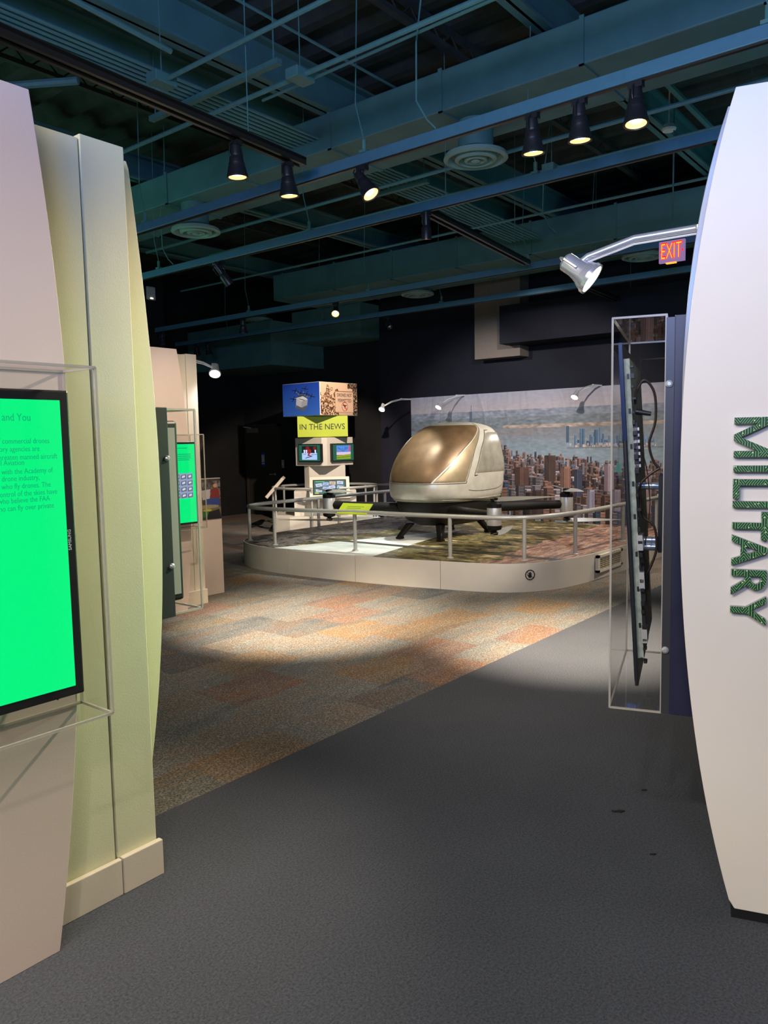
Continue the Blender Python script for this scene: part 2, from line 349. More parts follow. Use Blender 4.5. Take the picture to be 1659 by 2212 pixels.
class Canvas:
    def __init__(s, w, h, col=(0, 0, 0)):
        s.w, s.h = w, h; s.a = np.zeros((h, w, 3)); s.a[:] = np.array(col)
        s.X, s.Y = np.meshgrid((np.arange(w)+.5)/w, (np.arange(h)+.5)/h)
    def put(s, mask, col, al=1): s.a[mask] = s.a[mask]*(1-al)+np.array(col)*al
    def rect(s, x0, y0, x1, y1, col, al=1): s.put((s.X >= x0) & (s.X < x1) & (s.Y >= y0) & (s.Y < y1), col, al)
    def poly(s, pts, col, al=1):
        inside = np.zeros(s.X.shape, bool); n = len(pts)
        for i in range(n):
            (x0, y0), (x1, y1) = pts[i], pts[(i+1) % n]
            if y0 == y1: continue
            c = ((y0 > s.Y) != (y1 > s.Y)) & (s.X < (x1-x0)*(s.Y-y0)/(y1-y0)+x0); inside ^= c
        s.put(inside, col, al)
    def ell(s, cx, cy, rx, ry, col, al=1): s.put(((s.X-cx)/rx)**2+((s.Y-cy)/ry)**2 < 1, col, al)
    def ring(s, cx, cy, rx, ry, k, col):
        d = ((s.X-cx)/rx)**2+((s.Y-cy)/ry)**2; s.put((d < 1) & (d > k), col)
    def line(s, x0, y0, x1, y1, wd, col, asp=1):
        dx, dy = x1-x0, (y1-y0)*asp; L = dx*dx+dy*dy+1e-9
        t = np.clip(((s.X-x0)*dx+(s.Y-y0)*asp*dy)/L, 0, 1)
        s.put(np.hypot(s.X-x0-t*dx, (s.Y-y0)*asp-t*dy) < wd, col)
    def mesh(s, name, m, parent, TL, TR, BL, label=None, back=0):
        TL, TR, BL = map(np.array, (TL, TR, BL)); w, h = s.w, s.h
        i, j = np.meshgrid(np.arange(w+1)/w, np.arange(h+1)/h)
        P = TL+i[..., None]*(TR-TL)+j[..., None]*(BL-TL); P = P.reshape(-1, 3)
        a = (np.arange(h)[:, None]*(w+1)+np.arange(w)[None, :]).ravel()
        F = np.stack([a, a+w+1, a+w+2, a+1], 1)
        me = bpy.data.meshes.new(name); me.from_pydata(P.tolist(), [], F.tolist())
        at = me.color_attributes.new('print', 'FLOAT_COLOR', 'CORNER')
        c = np.clip(s.a.reshape(-1, 3)/255., 0, 1); c = np.where(c <= .04045, c/12.92, ((c+.055)/1.055)**2.4)
        col = np.concatenate([c, np.ones((len(c), 1))], 1); col = np.repeat(col, 4, 0).astype(np.float32)
        at.data.foreach_set('color', col.ravel())
        me.materials.append(M[m]); o = bpy.data.objects.new(name, me); C.objects.link(o); o.parent = parent
        if label: o['label'] = label
        return o

# ------------------------------------------------------------------ setting
struct('floor', MB().box((-4, -4, -.1), (12.6, 14.2, 0)), 'carpet')
deck = MB()
deck.box((-4, -4, 5.25), (12.6, 14.2, 5.35))
x = 1.0
while x < 12:
    deck.add([(x, -4, 5.25), (x+.07, -4, 5.17), (x+.17, -4, 5.17), (x+.24, -4, 5.25), (x, 14.2, 5.25), (x+.07, 14.2, 5.17), (x+.17, 14.2, 5.17), (x+.24, 14.2, 5.25)],
             [(0, 1, 5, 4), (1, 2, 6, 5), (2, 3, 7, 6)]); x += .40
struct('ceiling', deck, 'teal_deck')
struct('wall_back', MB().box((12.1, -4, 0), (12.3, 14.0, 5.3)), 'black_wall')
struct('wall_left', MB().box((-4, 13.75, 0), (12.1, 13.95, 5.3)), 'black_wall')
struct('wall_right', MB().box((-4, -4, 0), (12.1, -3.8, 5.3)), 'black_wall')
struct('trim_1', MB().box((11.75, -3.8, 0), (12.1, 9.42, 5.25)), 'navy_wall')
struct('trim_2', MB().box((10.6, 11.2, 3.15), (12.1, 13.75, 4.0)), 'teal')
struct('trim_3', MB().box((11.2, 9.42, 3.6), (12.1, 11.2, 4.2)), 'teal')
struct('trim_4', MB().box((11.45, float(xp(1123, 700, 11.45)[1]), 2.98), (11.75, float(xp(1025, 700, 11.45)[1]), 5.25)), 'brown_wall')
struct('trim_5', MB().box((11.1, -2, 3.15), (11.75, 6.42, 3.75)), 'navy_wall')
struct('trim_6', MB().box((8.9, 13.3, 0), (9.7, 13.75, 5.25)), 'black_wall')

# door in the back wall
d = thing('door_1', (12.1, 13.1, 0), None, None, kind='structure')
MB().box((-.05, -.50, 0), (0, .50, 1.99)).build('door_leaf', 'door', d)
MB().box((-.07, -.56, 0), (0, -.50, 2.05)).box((-.07, .50, 0), (0, .56, 2.05)).box((-.07, -.56, 1.99), (0, .56, 2.05)).build('door_frame', 'door', d)
MB().box((-.13, .12, 1.86), (-.05, .44, 1.97)).build('door_closer', M['brown_wall'], d, bevel=.01)
MB().tube([(-.13, .28, 1.97), (-.22, .42, 2.0), (-.07, .50, 2.0)], .012).build('closer_arm', 'silver', d)
MB().tube([(-.05, -.38, .93), (-.12, -.38, .93), (-.12, -.27, .93)], .014).lathe([(.03, 0), (.03, .012)], mtx=Matrix.Translation((-.05, -.38, .93)) @ Matrix.Rotation(-math.pi/2, 4, 'Y')).build('door_handle', 'silver', d)
pn = xp(568, 993, 12.04)
no = thing('notice', (12.045, pn[1], pn[2]), 'small blue and white paper notice stuck on the brown door', 'notice')
cv = Canvas(24, 40, (40, 70, 190)); cv.rect(.1, .12, .9, .7, (200, 205, 235)); cv.poly([(.3, .6), (.6, .15), (.75, .6)], (240, 240, 200)); cv.rect(.1, .74, .9, .86, (235, 225, 210))
cv.mesh('printed_face', 'print', no, (-.003, .055, .15), (-.003, -.055, .15), (-.003, .055, -.15))
MB().box((-.002, -.055, -.15), (0, .055, .15)).build('paper', 'white_plastic', no)
ps = xp(611, 1002, 12.1)
sw = thing('light_switch', (12.1, ps[1], ps[2]), 'small pale switch plate on the black wall beside the door', 'switch')
MB().box((-.012, -.045, -.09), (0, .045, .09)).build('plate', 'grate', sw, bevel=.003); MB().box((-.022, -.012, -.02), (-.012, .012, .02)).build('toggle', 'white_plastic', sw)
# white wireless box
pw = yp(324, 634, 13.3)
wb = thing('wireless_access_point', (pw[0], 13.3, pw[2]), 'small white wireless box high on the black column at the left', 'router')
MB().box((-.10, -.05, -.13), (.10, 0, .13)).build('housing', 'white_plastic', wb, bevel=.02)
MB().box((-.03, -.056, -.11), (.03, -.05, -.09)).build('indicator', 'bulb', wb)

# ------------------------------------------------------------------ ceiling services
def duct(x0, x1, y0, y1, z0, z1, label, seams):
    r = thing('air_duct', ((x0+x1)/2, (y0+y1)/2, z0), label, 'duct'); o = r.location
    MB().box((x0, y0, z0), (x1, y1, z1)).build('duct_body', 'teal', r, o, bevel=.01)
    y = y0+.6
    while y < y1:
        b = MB(); t = .012
        b.box((x0-t, y-.018, z0-t), (x1+t, y+.018, z0)); b.box((x0-t, y-.018, z0-t), (x0, y+.018, z1+t)); b.box((x1, y-.018, z0-t), (x1+t, y+.018, z1+t))
        b.build('duct_flange', 'teal', r, o); y += seams
    return r
duct(5.47, 6.23, -3, 10.5, 4.3, 4.62, 'wide flat rectangular air duct crossing the ceiling nearest the camera', 1.22)
duct(9.95, 11.15, 1.0, 10.4, 4.18, 4.62, 'farther rectangular air duct crossing the ceiling before the back wall', 1.22)
tag(MB().tube([(5.85, 10.52, 4.46), (5.85, 10.8, 4.46), (5.75, 11.05, 4.40), (5.55, 11.2, 4.25), (5.4, 11.25, 4.0)], .2, 18).build('flexible_duct', 'teal', None, (5.8, 10.9, 4.3)), 'round bent branch duct at the far left end of the near duct', 'duct')

def diffuser(loc, neck, label):
    r = thing('ceiling_diffuser', loc, label, 'air vent', 'round ceiling diffusers'); r.scale = (.88, .88, 1)
    MB().lathe([(.30, .03), (.31, .0), (.27, -.012), (.245, .02), (.23, .05)], 36, cap=False).build('outer_cone', 'cone', r)
    MB().lathe([(.21, .05), (.20, -.01), (.165, -.02), (.15, .03)], 32, cap=False).build('middle_cone', 'cone', r)
    MB().lathe([(.12, .05), (.11, -.015), (.08, -.02), (.06, .02)], 28, cap=False).build('inner_cone', 'cone', r)
    MB().lathe([(.045, .02), (.045, -.02), (.02, -.03)], 18).build('centre_disc', 'cone', r)
    MB().lathe([(.235, .035), (.235, .05), (.17, .08), (.17, neck)], 28).build('neck', 'teal', r)
    return r
M['cone'] = mat('diffuser_paint', (.22, .34, .31), .5)
diffuser((5.84, 3.60, 4.0), .3, 'round ceiling diffuser under the near duct, between the lit lamps')
diffuser((5.70, 7.17, 4.0), .3, 'round ceiling diffuser under the near duct at left above the cream wall')
for px, py, lb in ((902, 637, 'small round ceiling diffuser above the dark wall in the middle'),
                   (1388, 556, 'round ceiling diffuser just left of the red exit sign'),
                   (560, 693, 'small round ceiling diffuser beside the hanging lamp at far left')):
    p = zp(px, py, 4.03); diffuser((p[0], p[1], 4.03), .15, lb)

def channel(x, y0, y1, z, label, wd=.042, ht=.075, step=1.5, off=.4, m='track_blue', ztop=5.2):
    r = thing('lighting_track', (x, (y0+y1)/2, z), label, 'lighting track'); o = r.location
    MB().box((x-wd/2, y0, z), (x+wd/2, y1, z+ht)).build('channel', m, r, o, bevel=.004)
    MB().box((x-.012, y0, z-.010), (x+.012, y1, z)).build('conductor_slot', 'track_black', r, o)
    y = y0+off
    while y < y1:
        b = MB().tube([(x, y, z+ht), (x, y, z+ht+.09)], .016, 8)
        b.tube([(x, y, z+ht+.09), (x+.01, y+.08, z+ht+.35), (x, y+.02, ztop)], .0045, 6); b.box((x-.025, y-.03, z+ht), (x+.025, y+.03, z+ht+.02))
        b.build('hanger', 'teal_steel', r, o); y += step
    return r
channel(4.36, -2.5, 7.2, 3.58, 'nearest long blue lighting track, carrying four lit spotlights', off=.9, step=2.6)
channel(5.57, -2.5, 8.6, 3.58, 'second long blue lighting track, carrying one small lit lamp', off=.6, step=2.4)
channel(8.27, 1.0, 11.6, 3.58, 'third blue lighting track, above the drone display', off=1.0, step=2.4)
channel(9.72, 1.0, 13.0, 3.58, 'farthest blue lighting track, before the dark back wall', off=.8, step=2.4)
def black_track(p, q, label):
    r = thing('lighting_track', (p[0], p[1], 3.58), label, 'lighting track'); o = r.location
    p, q = Vector(p), Vector(q); t = (q-p).normalized(); n = Vector((-t.y, t.x, 0))
    b = MB()
    for s0, s1, z0, z1 in ((-.045, -.02, 0, .05), (.02, .045, 0, .05), (-.045, .045, .03, .055)):
        b.prism([(s0, z0), (s1, z0), (s1, z1), (s0, z1)], lambda a, c, k: tuple(p+n*a+Vector((0, 0, c))+t*k), 0, (q-p).length)
    b.build('channel', 'track_black', r, o)
    L = (q-p).length
    for k in (.15, .85):
        c = p+t*L*k; MB().tube([(c.x, c.y, 3.63), (c.x, c.y, 5.2)], .004, 6).build('hanger', 'teal_steel', r, o)
    return r
black_track((.6, 3.72, 3.58), (4.10, 3.96, 3.58), 'wide black lighting track running away above the left walls')
black_track((5.66, 3.98, 3.58), (8.05, 4.30, 3.58), 'black lighting track between the second and third blue tracks')
black_track((9.85, 4.38, 3.58), (12.0, 4.52, 3.58), 'thin black lighting track near the back wall by the exit sign')

# conduits, beams
def conduit(pts, r, label, grp='painted conduits under the ceiling', name='conduit'):
    pts = [tuple(p) for p in pts]; c = tuple(sum(p[i] for p in pts)/len(pts) for i in range(3))
    return tag(MB().tube(pts, r, 8).build(name, 'teal_steel', None, c), label, 'conduit', grp)
def jbox(p, label):
    r = thing('junction_box', p, label, 'junction box')
    MB().box((-.09, -.06, -.035), (.09, .06, .035)).build('box', 'teal_steel', r, bevel=.006)
    MB().tube([(0, 0, .035), (0, 0, 5.17-p[2])], .004, 6).build('hanger', 'teal_steel', r)
conduit([(3.54, -2, 4.2), (3.54, 4.72, 4.2)], .016, 'thin teal conduit crossing at the very top, ending in a box by the black track')
jbox((3.53, 4.75, 4.2), 'teal junction box over the black track at top left')
conduit([(4.12, -2.5, 4.2), (4.12, 9.0, 4.2)], .018, 'bright teal conduit crossing above the black track at upper left')
jbox((4.12, 3.97, 4.2), 'teal junction box on the conduit near the top centre')
conduit([(4.20, -2.5, 4.28), (4.35, 4.6, 4.28)], .011, 'thinner conduit just behind the bright teal one at the top')
conduit([(7.05, .5, 4.2), (7.05, 8.6, 4.2)], .015, 'teal conduit behind the second blue track')
jbox((7.05, 3.5, 4.2), 'teal junction box on the conduit behind the second blue track')
conduit([(6.75, .5, 4.35), (6.75, 9.6, 4.35)], .02, 'teal pipe just beyond the near duct')
conduit([(8.0, 1.5, 4.1), (8.0, 10.5, 4.1)], .014, 'thin teal conduit before the third blue track')
# bundle of parallel conduits running away
for i in range(8):
    y = 5.05+i*.062
    conduit([(.2, y, 4.42), (7.5, y, 4.42), (8.0, y-.1, 4.34), (9.6, y-.12, 4.30)], .014, ('outermost right conduit', 'second conduit from the right', 'third conduit from the right', 'fourth conduit from the right', 'fourth conduit from the left', 'third conduit from the left', 'second conduit from the left', 'outermost left conduit')[i]+' of the flat bundle at upper left', 'bundle of parallel conduits')
for i, (xx, y0, y1) in enumerate(((1.8, 4.7, 5.7), (4.15, 4.2, 5.75), (7.0, 4.9, 5.7))):
    r = thing('strut_channel', (xx, (y0+y1)/2, 4.36), ('strut bar under the conduit bundle, nearest the left panels', 'strut bar under the conduit bundle, left of the near duct', 'strut bar under the conduit bundle beyond the near duct')[i], 'bracket')
    MB().box((xx-.025, y0, 4.36), (xx+.025, y1, 4.40)).build('bar', 'teal_steel', r, r.location)
    for yy in (y0+.06, y1-.06): MB().tube([(xx, yy, 4.40), (xx, yy, 5.2)], .006, 6).build('rod', 'teal_steel', r, r.location)
conduit([(.4, 6.3, 4.3), (2.6, 6.3, 4.3), (3.1, 6.0, 4.38), (3.4, 5.6, 4.4)], .03, 'thick bent pipe at far left below the conduit bundle')
conduit([(1.6, 4.35, 4.75), (7.4, 4.35, 4.75)], .012, 'thin conduit running away past the top left junction box')
conduit([(1.0, 4.6, 4.5), (3.52, 4.62, 4.35)], .02, 'short pipe alongside the black track at top left')
def beam(y, z0, z1, wd, x0, x1, label):
    r = MB(); r.box((x0, y-wd/2, z0), (x1, y+wd/2, z0+.025)); r.box((x0, y-.012, z0), (x1, y+.012, z1)); r.box((x0, y-wd/2, z1-.025), (x1, y+wd/2, z1))
    tag(r.build('steel_beam', 'teal', None, ((x0+x1)/2, y, z0)), label, 'beam', 'ceiling beams')
beam(4.95, 4.62, 4.95, .16, -1, 12, 'steel beam running away over the bundled conduits')
beam(5.75, 4.62, 4.95, .20, -1, 12, 'wide steel beam at upper left running toward the back wall')
beam(8.0, 4.70, 4.98, .16, -1, 12, 'steel beam over the left walls')
beam(10.8, 4.70, 4.98, .16, -1, 12, 'farthest left steel beam by the left wall')
beam(2.9, 4.75, 5.05, .14, -1, 12, 'steel beam above the middle of the aisle')
beam(.6, 4.75, 5.05, .14, -1, 12, 'steel beam above the white panel at right')
for k, yy in enumerate((1.8, 3.9, 6.9, 9.4)):
    b = MB(); b.box((-1, yy-.03, 4.98), (12, yy+.03, 5.02)); b.box((-1, yy-.03, 5.12), (12, yy+.03, 5.16))
    for i in range(44):
        xa = -1+i*.295; b.tube([(xa, yy, 5.0), (xa+.1475, yy, 5.13), (xa+.295, yy, 5.0)], .008, 5)
    tag(b.build('bar_joist', 'teal_deck', None, (5.5, yy, 5.0)), ['open web joist over the right side of the aisle', 'open web joist above the black track', 'open web joist over the green screens', 'open web joist farthest left'][k], 'joist', 'open web joists')
conduit([(6.5, 1.35, 4.9), (11.5, 1.35, 4.9)], .045, 'thick pipe running away above the second blue track at right')
conduit([(6.3, 2.35, 4.6), (11.0, 2.35, 4.6)], .03, 'medium pipe running away above the drone display')
jb = zp(1445, 283, 4.6)
tag(MB().lathe([(.06, 0), (.07, .02), (.05, .06)], 16, Matrix.Translation(jb)).tube([(jb[0], jb[1], jb[2]+.05), (jb[0], jb[1], 5.2)], .008, 6).build('smoke_detector', 'white_plastic', None, jb), 'small pale round detector high on the ceiling at right', 'detector')
for (xx, yy, lb) in ((4.30, 2.98, 'thin cable looping down beside the nearest blue track'), (7.2, 3.55, 'looped thin cable hanging beyond the second blue track'), (5.5, 7.4, 'looped cable above the left end of the second blue track')):
    tag(MB().tube([(xx, yy, 5.15), (xx+.02, yy+.05, 4.7), (xx-.02, yy+.1, 4.2), (xx, yy+.12, 3.85), (xx+.02, yy+.05, 3.72), (xx+.05, yy, 3.66)], .006, 6).build('hanging_cable', 'teal_steel', None, (xx, yy, 4.4)), lb, 'cable')

# ------------------------------------------------------------------ track spotlights
def spotlight(loc, d, label, lit=True, power=0, angle=50, scale=1, slim=False, tgt=None, grp='track spotlights'):
    r = thing('track_spotlight', loc, label, 'spotlight', grp)
    MB().box((-.022, -.04, -.03), (.022, .04, 0)).tube([(0, 0, -.03), (0, 0, -.055)], .012, 8).build('adapter', 'lamp_black', r)
    d = Vector(d).normalized(); piv = Vector((0, 0, -.10*scale))
    q = Vector((0, 0, -1)).rotation_difference(d).to_matrix().to_4x4(); mx = Matrix.Translation(piv) @ q @ Matrix.Scale(scale, 4)
    if slim: prof = [(.02, .11), (.024, .10), (.024, .0), (.040, -.02), (.042, -.11), (.036, -.11), (.034, -.03)]
    else: prof = [(.012, .075), (.032, .07), (.036, .05), (.038, .02), (.040, .018), (.040, .005), (.044, .0), (.048, -.035), (.052, -.037), (.052, -.05), (.058, -.07), (.066, -.105), (.070, -.115), (.070, -.125), (.064, -.125), (.058, -.10)]
    mouth = prof[-3][1]; rad = prof[-1][0]
    MB().lathe(prof, 24, mx, cap=False).build('housing', 'lamp_black', r)
    y = MB()
    for s in (-1, 1):
        y.tube([mx @ Vector((s*.012, 0, .10)), mx @ Vector((s*.05, 0, .07)), mx @ Vector((s*.055, 0, .02)), mx @ Vector((s*.045, 0, 0))], .0045*scale, 6)
    y.build('yoke', 'lamp_black', r)
    MB().lathe([(rad*.985, mouth+.004), (rad*.86, mouth+.012), (rad*.62, mouth+.02)], 24, mx, cap=False).build('reflector', 'reflector' if lit else 'lamp_black', r)
    MB().lathe([(rad*.62, mouth+.02), (.01, mouth+.016)], 20, mx).build('lamp', 'bulb' if lit else 'silver', r)
    if power:
        wl = Vector(loc)+piv+d*.21*scale; spot(wl, tgt if tgt else wl+d, power, WARM, angle, 1, .04)
    return r
TZ = 3.57
def dirto(a, b): return Vector(b)-Vector(a)
spotlight((4.36, 2.29, TZ), (.10, .0, -1), 'lit black spotlight, lowest of the three hanging in a row at upper right', power=110, angle=70)
spotlight((4.36, 1.99, TZ), (.08, .0, -1), 'lit black spotlight, middle of the three in a row at upper right', power=3000, angle=45, tgt=(5.8, 2.62, 0))
spotlight((4.36, 1.66, TZ), (-.08, -.05, -1), 'lit black spotlight, topmost and right of the three at upper right', power=820, angle=54, tgt=(1.75, 2.5, 1.25))
spotlight((4.36, 3.62, TZ), (.10, -.62, -.95), 'lit black spotlight tilted to the right, between the diffusers', power=150, angle=100, tgt=(4.4, 3.9, 0))
spotlight((5.57, 3.93, TZ), (.15, .1, -1), 'slim lit black lamp hanging alone on the second blue track', slim=True, power=60, angle=60, scale=1.05)
spotlight((3.47, 3.93, TZ), (.05, .0, -1), 'lit black spotlight, left of the two under the wide black track', power=3000, angle=45, tgt=(5.1, 4.95, 0))
spotlight((3.96, 3.96, TZ), (.08, .0, -1), 'lit black spotlight at the right end of the wide black track', power=330, angle=46, tgt=(4.75, 6.4, 1.6))
spotlight((5.57, 6.60, TZ), (.65, -.35, -1), 'unlit black projector lamp with shiny bands at left', lit=False, slim=True, scale=1.25)
spotlight((8.27, 9.34, TZ), (.1, .1, -1), 'lit black lamp under the third blue track at far left', power=60, angle=70)
spotlight((8.27, 7.40, TZ), (-.55, -.40, -.60), 'lit lamp facing the camera above the news sign', lit=True, scale=.9)
spotlight((9.72, 7.62, TZ), (-.4, -.9, -1), 'unlit slim lamp against the dark wall above the drone', lit=False, slim=True)
spotlight((8.27, 11.42, TZ), (0, 0, -1), 'dim hanging lamp nearest the cream wall at far left', lit=False)
spotlight((9.72, 12.0, TZ), (.1, -.1, -1), 'dim hanging lamp right of the pair at far left', lit=False)
spotlight((9.72, 12.35, TZ), (.5, .5, -.6), 'dark lamp turned aside, beside the other far left lamp', lit=False)

# added spots without fixtures, brightening the displays and floor
spot((8.27, 3.0, 3.4), (8.9, 5.7, 1.3), 900, (1, .92, .80), 40, .5, .05)     # on the drone side
spot((5.57, 1.0, 3.4), (7.8, 6.2, .3), 430, (1, .90, .76), 34, .5, .05)
spot((8.27, 6.2, 3.45), (7.9, 6.6, .3), 420, (.95, 1, .93), 50, .5, .05)
spot((8.5, 7.0, 3.5), (10.55, 9.95, 1.35), 950, (1, .82, .66), 48, .4, .03)    # kiosk
spot((9.72, 3.0, 3.45), (9.4, 4.3, .3), 320, (1, .82, .62), 70, .6, .05)
spot((5.57, 5.6, 3.4), (7.2, 5.6, .2), 130, WARM, 75, .8, .05)
spot((4.36, 3.0, 3.4), (7.4, 5.4, .2), 170, (1, .86, .70), 50, .6, .05)
spot((8.27, 1.3, 3.5), (8.9, 3.6, .2), 260, (1, .86, .70), 50, .8, .05)
spot((8.27, 4.4, 3.5), (11.3, 5.6, 1.5), 380, (1, .88, .80), 75, .6, .05)      # city backdrop
spot((8.27, 7.0, 3.5), (11.3, 7.0, 1.6), 260, (.97, .93, .95), 70, .6, .05)
spot((-.6, .3, 3.5), (1.3, 1.0, 0), 130, (1, .86, .78), 50, .5, .03)

# ------------------------------------------------------------------ flood arm lamps
def arm_lamp(loc, pts, d, label, rz=0, s=1, power=0, angle=90, tr=.014, tgt=None, glow='bulb_white'):
    r = thing('arm_light', loc, label, 'arm light', 'silver arm floodlights', rz)
    P = [Vector(p) for p in pts]
    MB().tube(P, tr, 12).lathe([(tr*1.35, -.008), (tr*1.35, .008)], 12, Matrix.Translation(P[1])).build('arm', 'chrome', r)
    MB().tube([p+Vector((0, 0, -.019*s)) if 0 < i < len(P)-1 else p+Vector((0, 0, -.01)) for i, p in enumerate(P)], .004, 6).build('cable', 'white_plastic', r)
    d = Vector(d).normalized(); q = Vector((0, 0, -1)).rotation_difference(d).to_matrix().to_4x4()
    e = P[-1]; mx = Matrix.Translation(e+d*.02*s) @ q @ Matrix.Scale(s, 4)
    MB().lathe([(.025, .07), (.036, .06), (.036, .02), (.040, .0), (.046, -.02), (.050, -.022), (.058, -.045), (.062, -.047), (.062, -.062), (.054, -.062), (.05, -.05)], 28, mx, cap=False).build('head', 'chrome', r)
    MB().lathe([(.058, -.056), (.01, -.060)], 24, mx).build('glass', glow, r)
    y = MB()
    for sg in (-1, 1): y.tube([mx @ Vector((0, 0, .085)), mx @ Vector((sg*.042, 0, .06)), mx @ Vector((sg*.044, 0, .005))], .006*s, 6)
    y.build('yoke', 'silver', r)
    if power:
        R = Matrix.Rotation(rz, 3, 'Z'); wl = Vector(loc)+R @ (e+d*.12*s); wd = R @ d
        spot(wl, wl+wd, power, COOL, angle, .5, .05)
    return r
ARZ = math.radians(17); RO = Vector((2.69, .65, 0))
arm_lamp(RO, [(.22, -.05, 2.36), (.3, .151, 2.381), (.3, .371, 2.367), (.3, .536, 2.319), (.3, .585, 2.285)], (-.02, -.78, -.60), 'large polished arm light reaching out from behind the white panel at right', ARZ, 1.0, 18, 90)
pl = yp(473, 808, 6.45)
arm_lamp((5.03, 6.45, 0), [(-.02, .05, 2.50), (0, 0, 2.49), (.12, 0, 2.475), (.26, -.02, 2.42)], (-.45, -.45, -.75), 'small lit arm light on top of the far cream wall at left', 0, 1.0, 60, 100, .01)
MX = 11.3
for (bx, by, hx, hy, lb, pw_) in ((888, 862, 827, 878, 'glaring arm light at the left corner of the city backdrop', 60),
                                  (1005, 853, 951, 873, 'lit arm light over the drone, on the top edge of the backdrop', 70),
                                  (1300, 832, 1245, 850, 'lit arm light at the right end of the backdrop top edge', 70)):
    B = xp(bx, by, MX); Hh = xp(hx, hy, MX-.38)
    q0 = Vector(B); h0 = Vector(Hh)-q0
    arm_lamp(q0, [(0, 0, 0), h0*.35+Vector((0, 0, .05)), h0*.7+Vector((0, 0, .05)), h0], (-.62, -.15 if bx == 888 else .1, -.75), lb, 0, .95, pw_*.3, 120, .009)

# ------------------------------------------------------------------ exhibit walls on the left
def yprism(poly, y0, y1): return MB().prism(poly, lambda a, b, t: (a, t, b), y0, y1)
PINK = [(1.261, 2.724), (1.297, 2.411), (1.321, 2.005), (1.333, 1.70), (1.332, 1.293), (1.319, .987), (1.299, .766), (1.276, .53), (1.241, .257), (1.196, 0)]
def smooth_curve(pts, n=36):
    z = np.array([p[1] for p in pts]); x = np.array([p[0] for p in pts]); c = np.polyfit(z, x, 3)
    zz = np.linspace(z[0], z[-1], n); return [(float(np.polyval(c, t)), float(t)) for t in zz]
r1 = thing('exhibit_wall', (0, 2.5, 0), 'tall cream exhibit wall filling the left edge, with a blush curved front panel', 'exhibit wall'); o = r1.location
crv = smooth_curve(PINK); poly = crv+[(2*.35-a, b) for a, b in reversed(crv)]
yprism(poly, 2.35, 2.385).build('curved_front_panel', 'pink', r1, o, bevel=.002, label='blush pink curved panel on the front')
MB().box((-.6, 2.49, 0), (1.498, 2.60, 2.685)).build('wall_panel', 'cream_wall', r1, o, bevel=.002)
MB().box((1.503, 2.487, 0), (1.672, 2.60, 2.70)).build('end_panel', 'cream_wall', r1, o, bevel=.003)
MB().box((-.6, 2.465, 0), (1.508, 2.487, .135)).box((1.511, 2.463, 0), (1.684, 2.487, .138)).build('baseboard', 'cream', r1, o, bevel=.003)
MB().box((-.5, 2.385, .2), (.9, 2.49, 2.5)).build('panel_batten', 'cream_wall', r1, o)
BUL = [(1.795, 2.753), (1.808, 2.462), (1.835, 2.2), (1.864, 1.90), (1.878, 1.6), (1.876, 1.294), (1.858, 1.0), (1.82, .676), (1.765, .384), (1.69, 0)]
crv = smooth_curve([(a-.03, b) for a, b in BUL]); poly = [(a, min(b, 2.70)) for a, b in crv]+[(2*.95-a, min(b, 2.70)) for a, b in reversed(crv)]
yprism(poly, 2.60, 2.635).build('curved_back_panel', 'cream_wall', r1, o, bevel=.002)

def acrylic_case(parent, o, x0, x1, y0, y1, z0, z1, name='acrylic_cover', t=.008, open_side=None):
    b = MB()
    P = dict(x0=((x0, y0, z0), (x0, y1, z0), (x0, y1, z1), (x0, y0, z1)), x1=((x1, y0, z0), (x1, y1, z0), (x1, y1, z1), (x1, y0, z1)),
             y0=((x0, y0, z0), (x1, y0, z0), (x1, y0, z1), (x0, y0, z1)), y1=((x0, y1, z0), (x1, y1, z0), (x1, y1, z1), (x0, y1, z1)),
             z0=((x0, y0, z0), (x1, y0, z0), (x1, y1, z0), (x0, y1, z0)), z1=((x0, y0, z1), (x1, y0, z1), (x1, y1, z1), (x0, y1, z1)))
    for k, q in P.items():
        if k != open_side: b.add(q, [(0, 1, 2, 3)])
    cv = b.build(name, 'acrylic', parent, o)
    e = MB(); h = t/2
    for xx in (x0, x1):
        for yy in (y0, y1): e.box((xx-h, yy-h, z0), (xx+h, yy+h, z1))
    for zz in (z0, z1):
        for yy in (y0, y1): e.box((x0, yy-h, zz-h), (x1, yy+h, zz+h))
        for xx in (x0, x1): e.box((xx-h, y0, zz-h), (xx+h, y1, zz+h))
    e.build('glued_edge', 'acrylic_edge', cv, (0, 0, 0) if parent is None else o)
    return cv
def bolt(parent, o, p, axis='x'):
    q = Matrix.Rotation(-math.pi/2, 4, 'Y') if axis == 'x' else Matrix.Rotation(math.pi/2, 4, 'X')
    return MB().lathe([(.004, 0), (.013, 0), (.012, .006), (.006, .011)], 12, Matrix.Translation(p) @ q).build('bolt', 'chrome', parent, o)

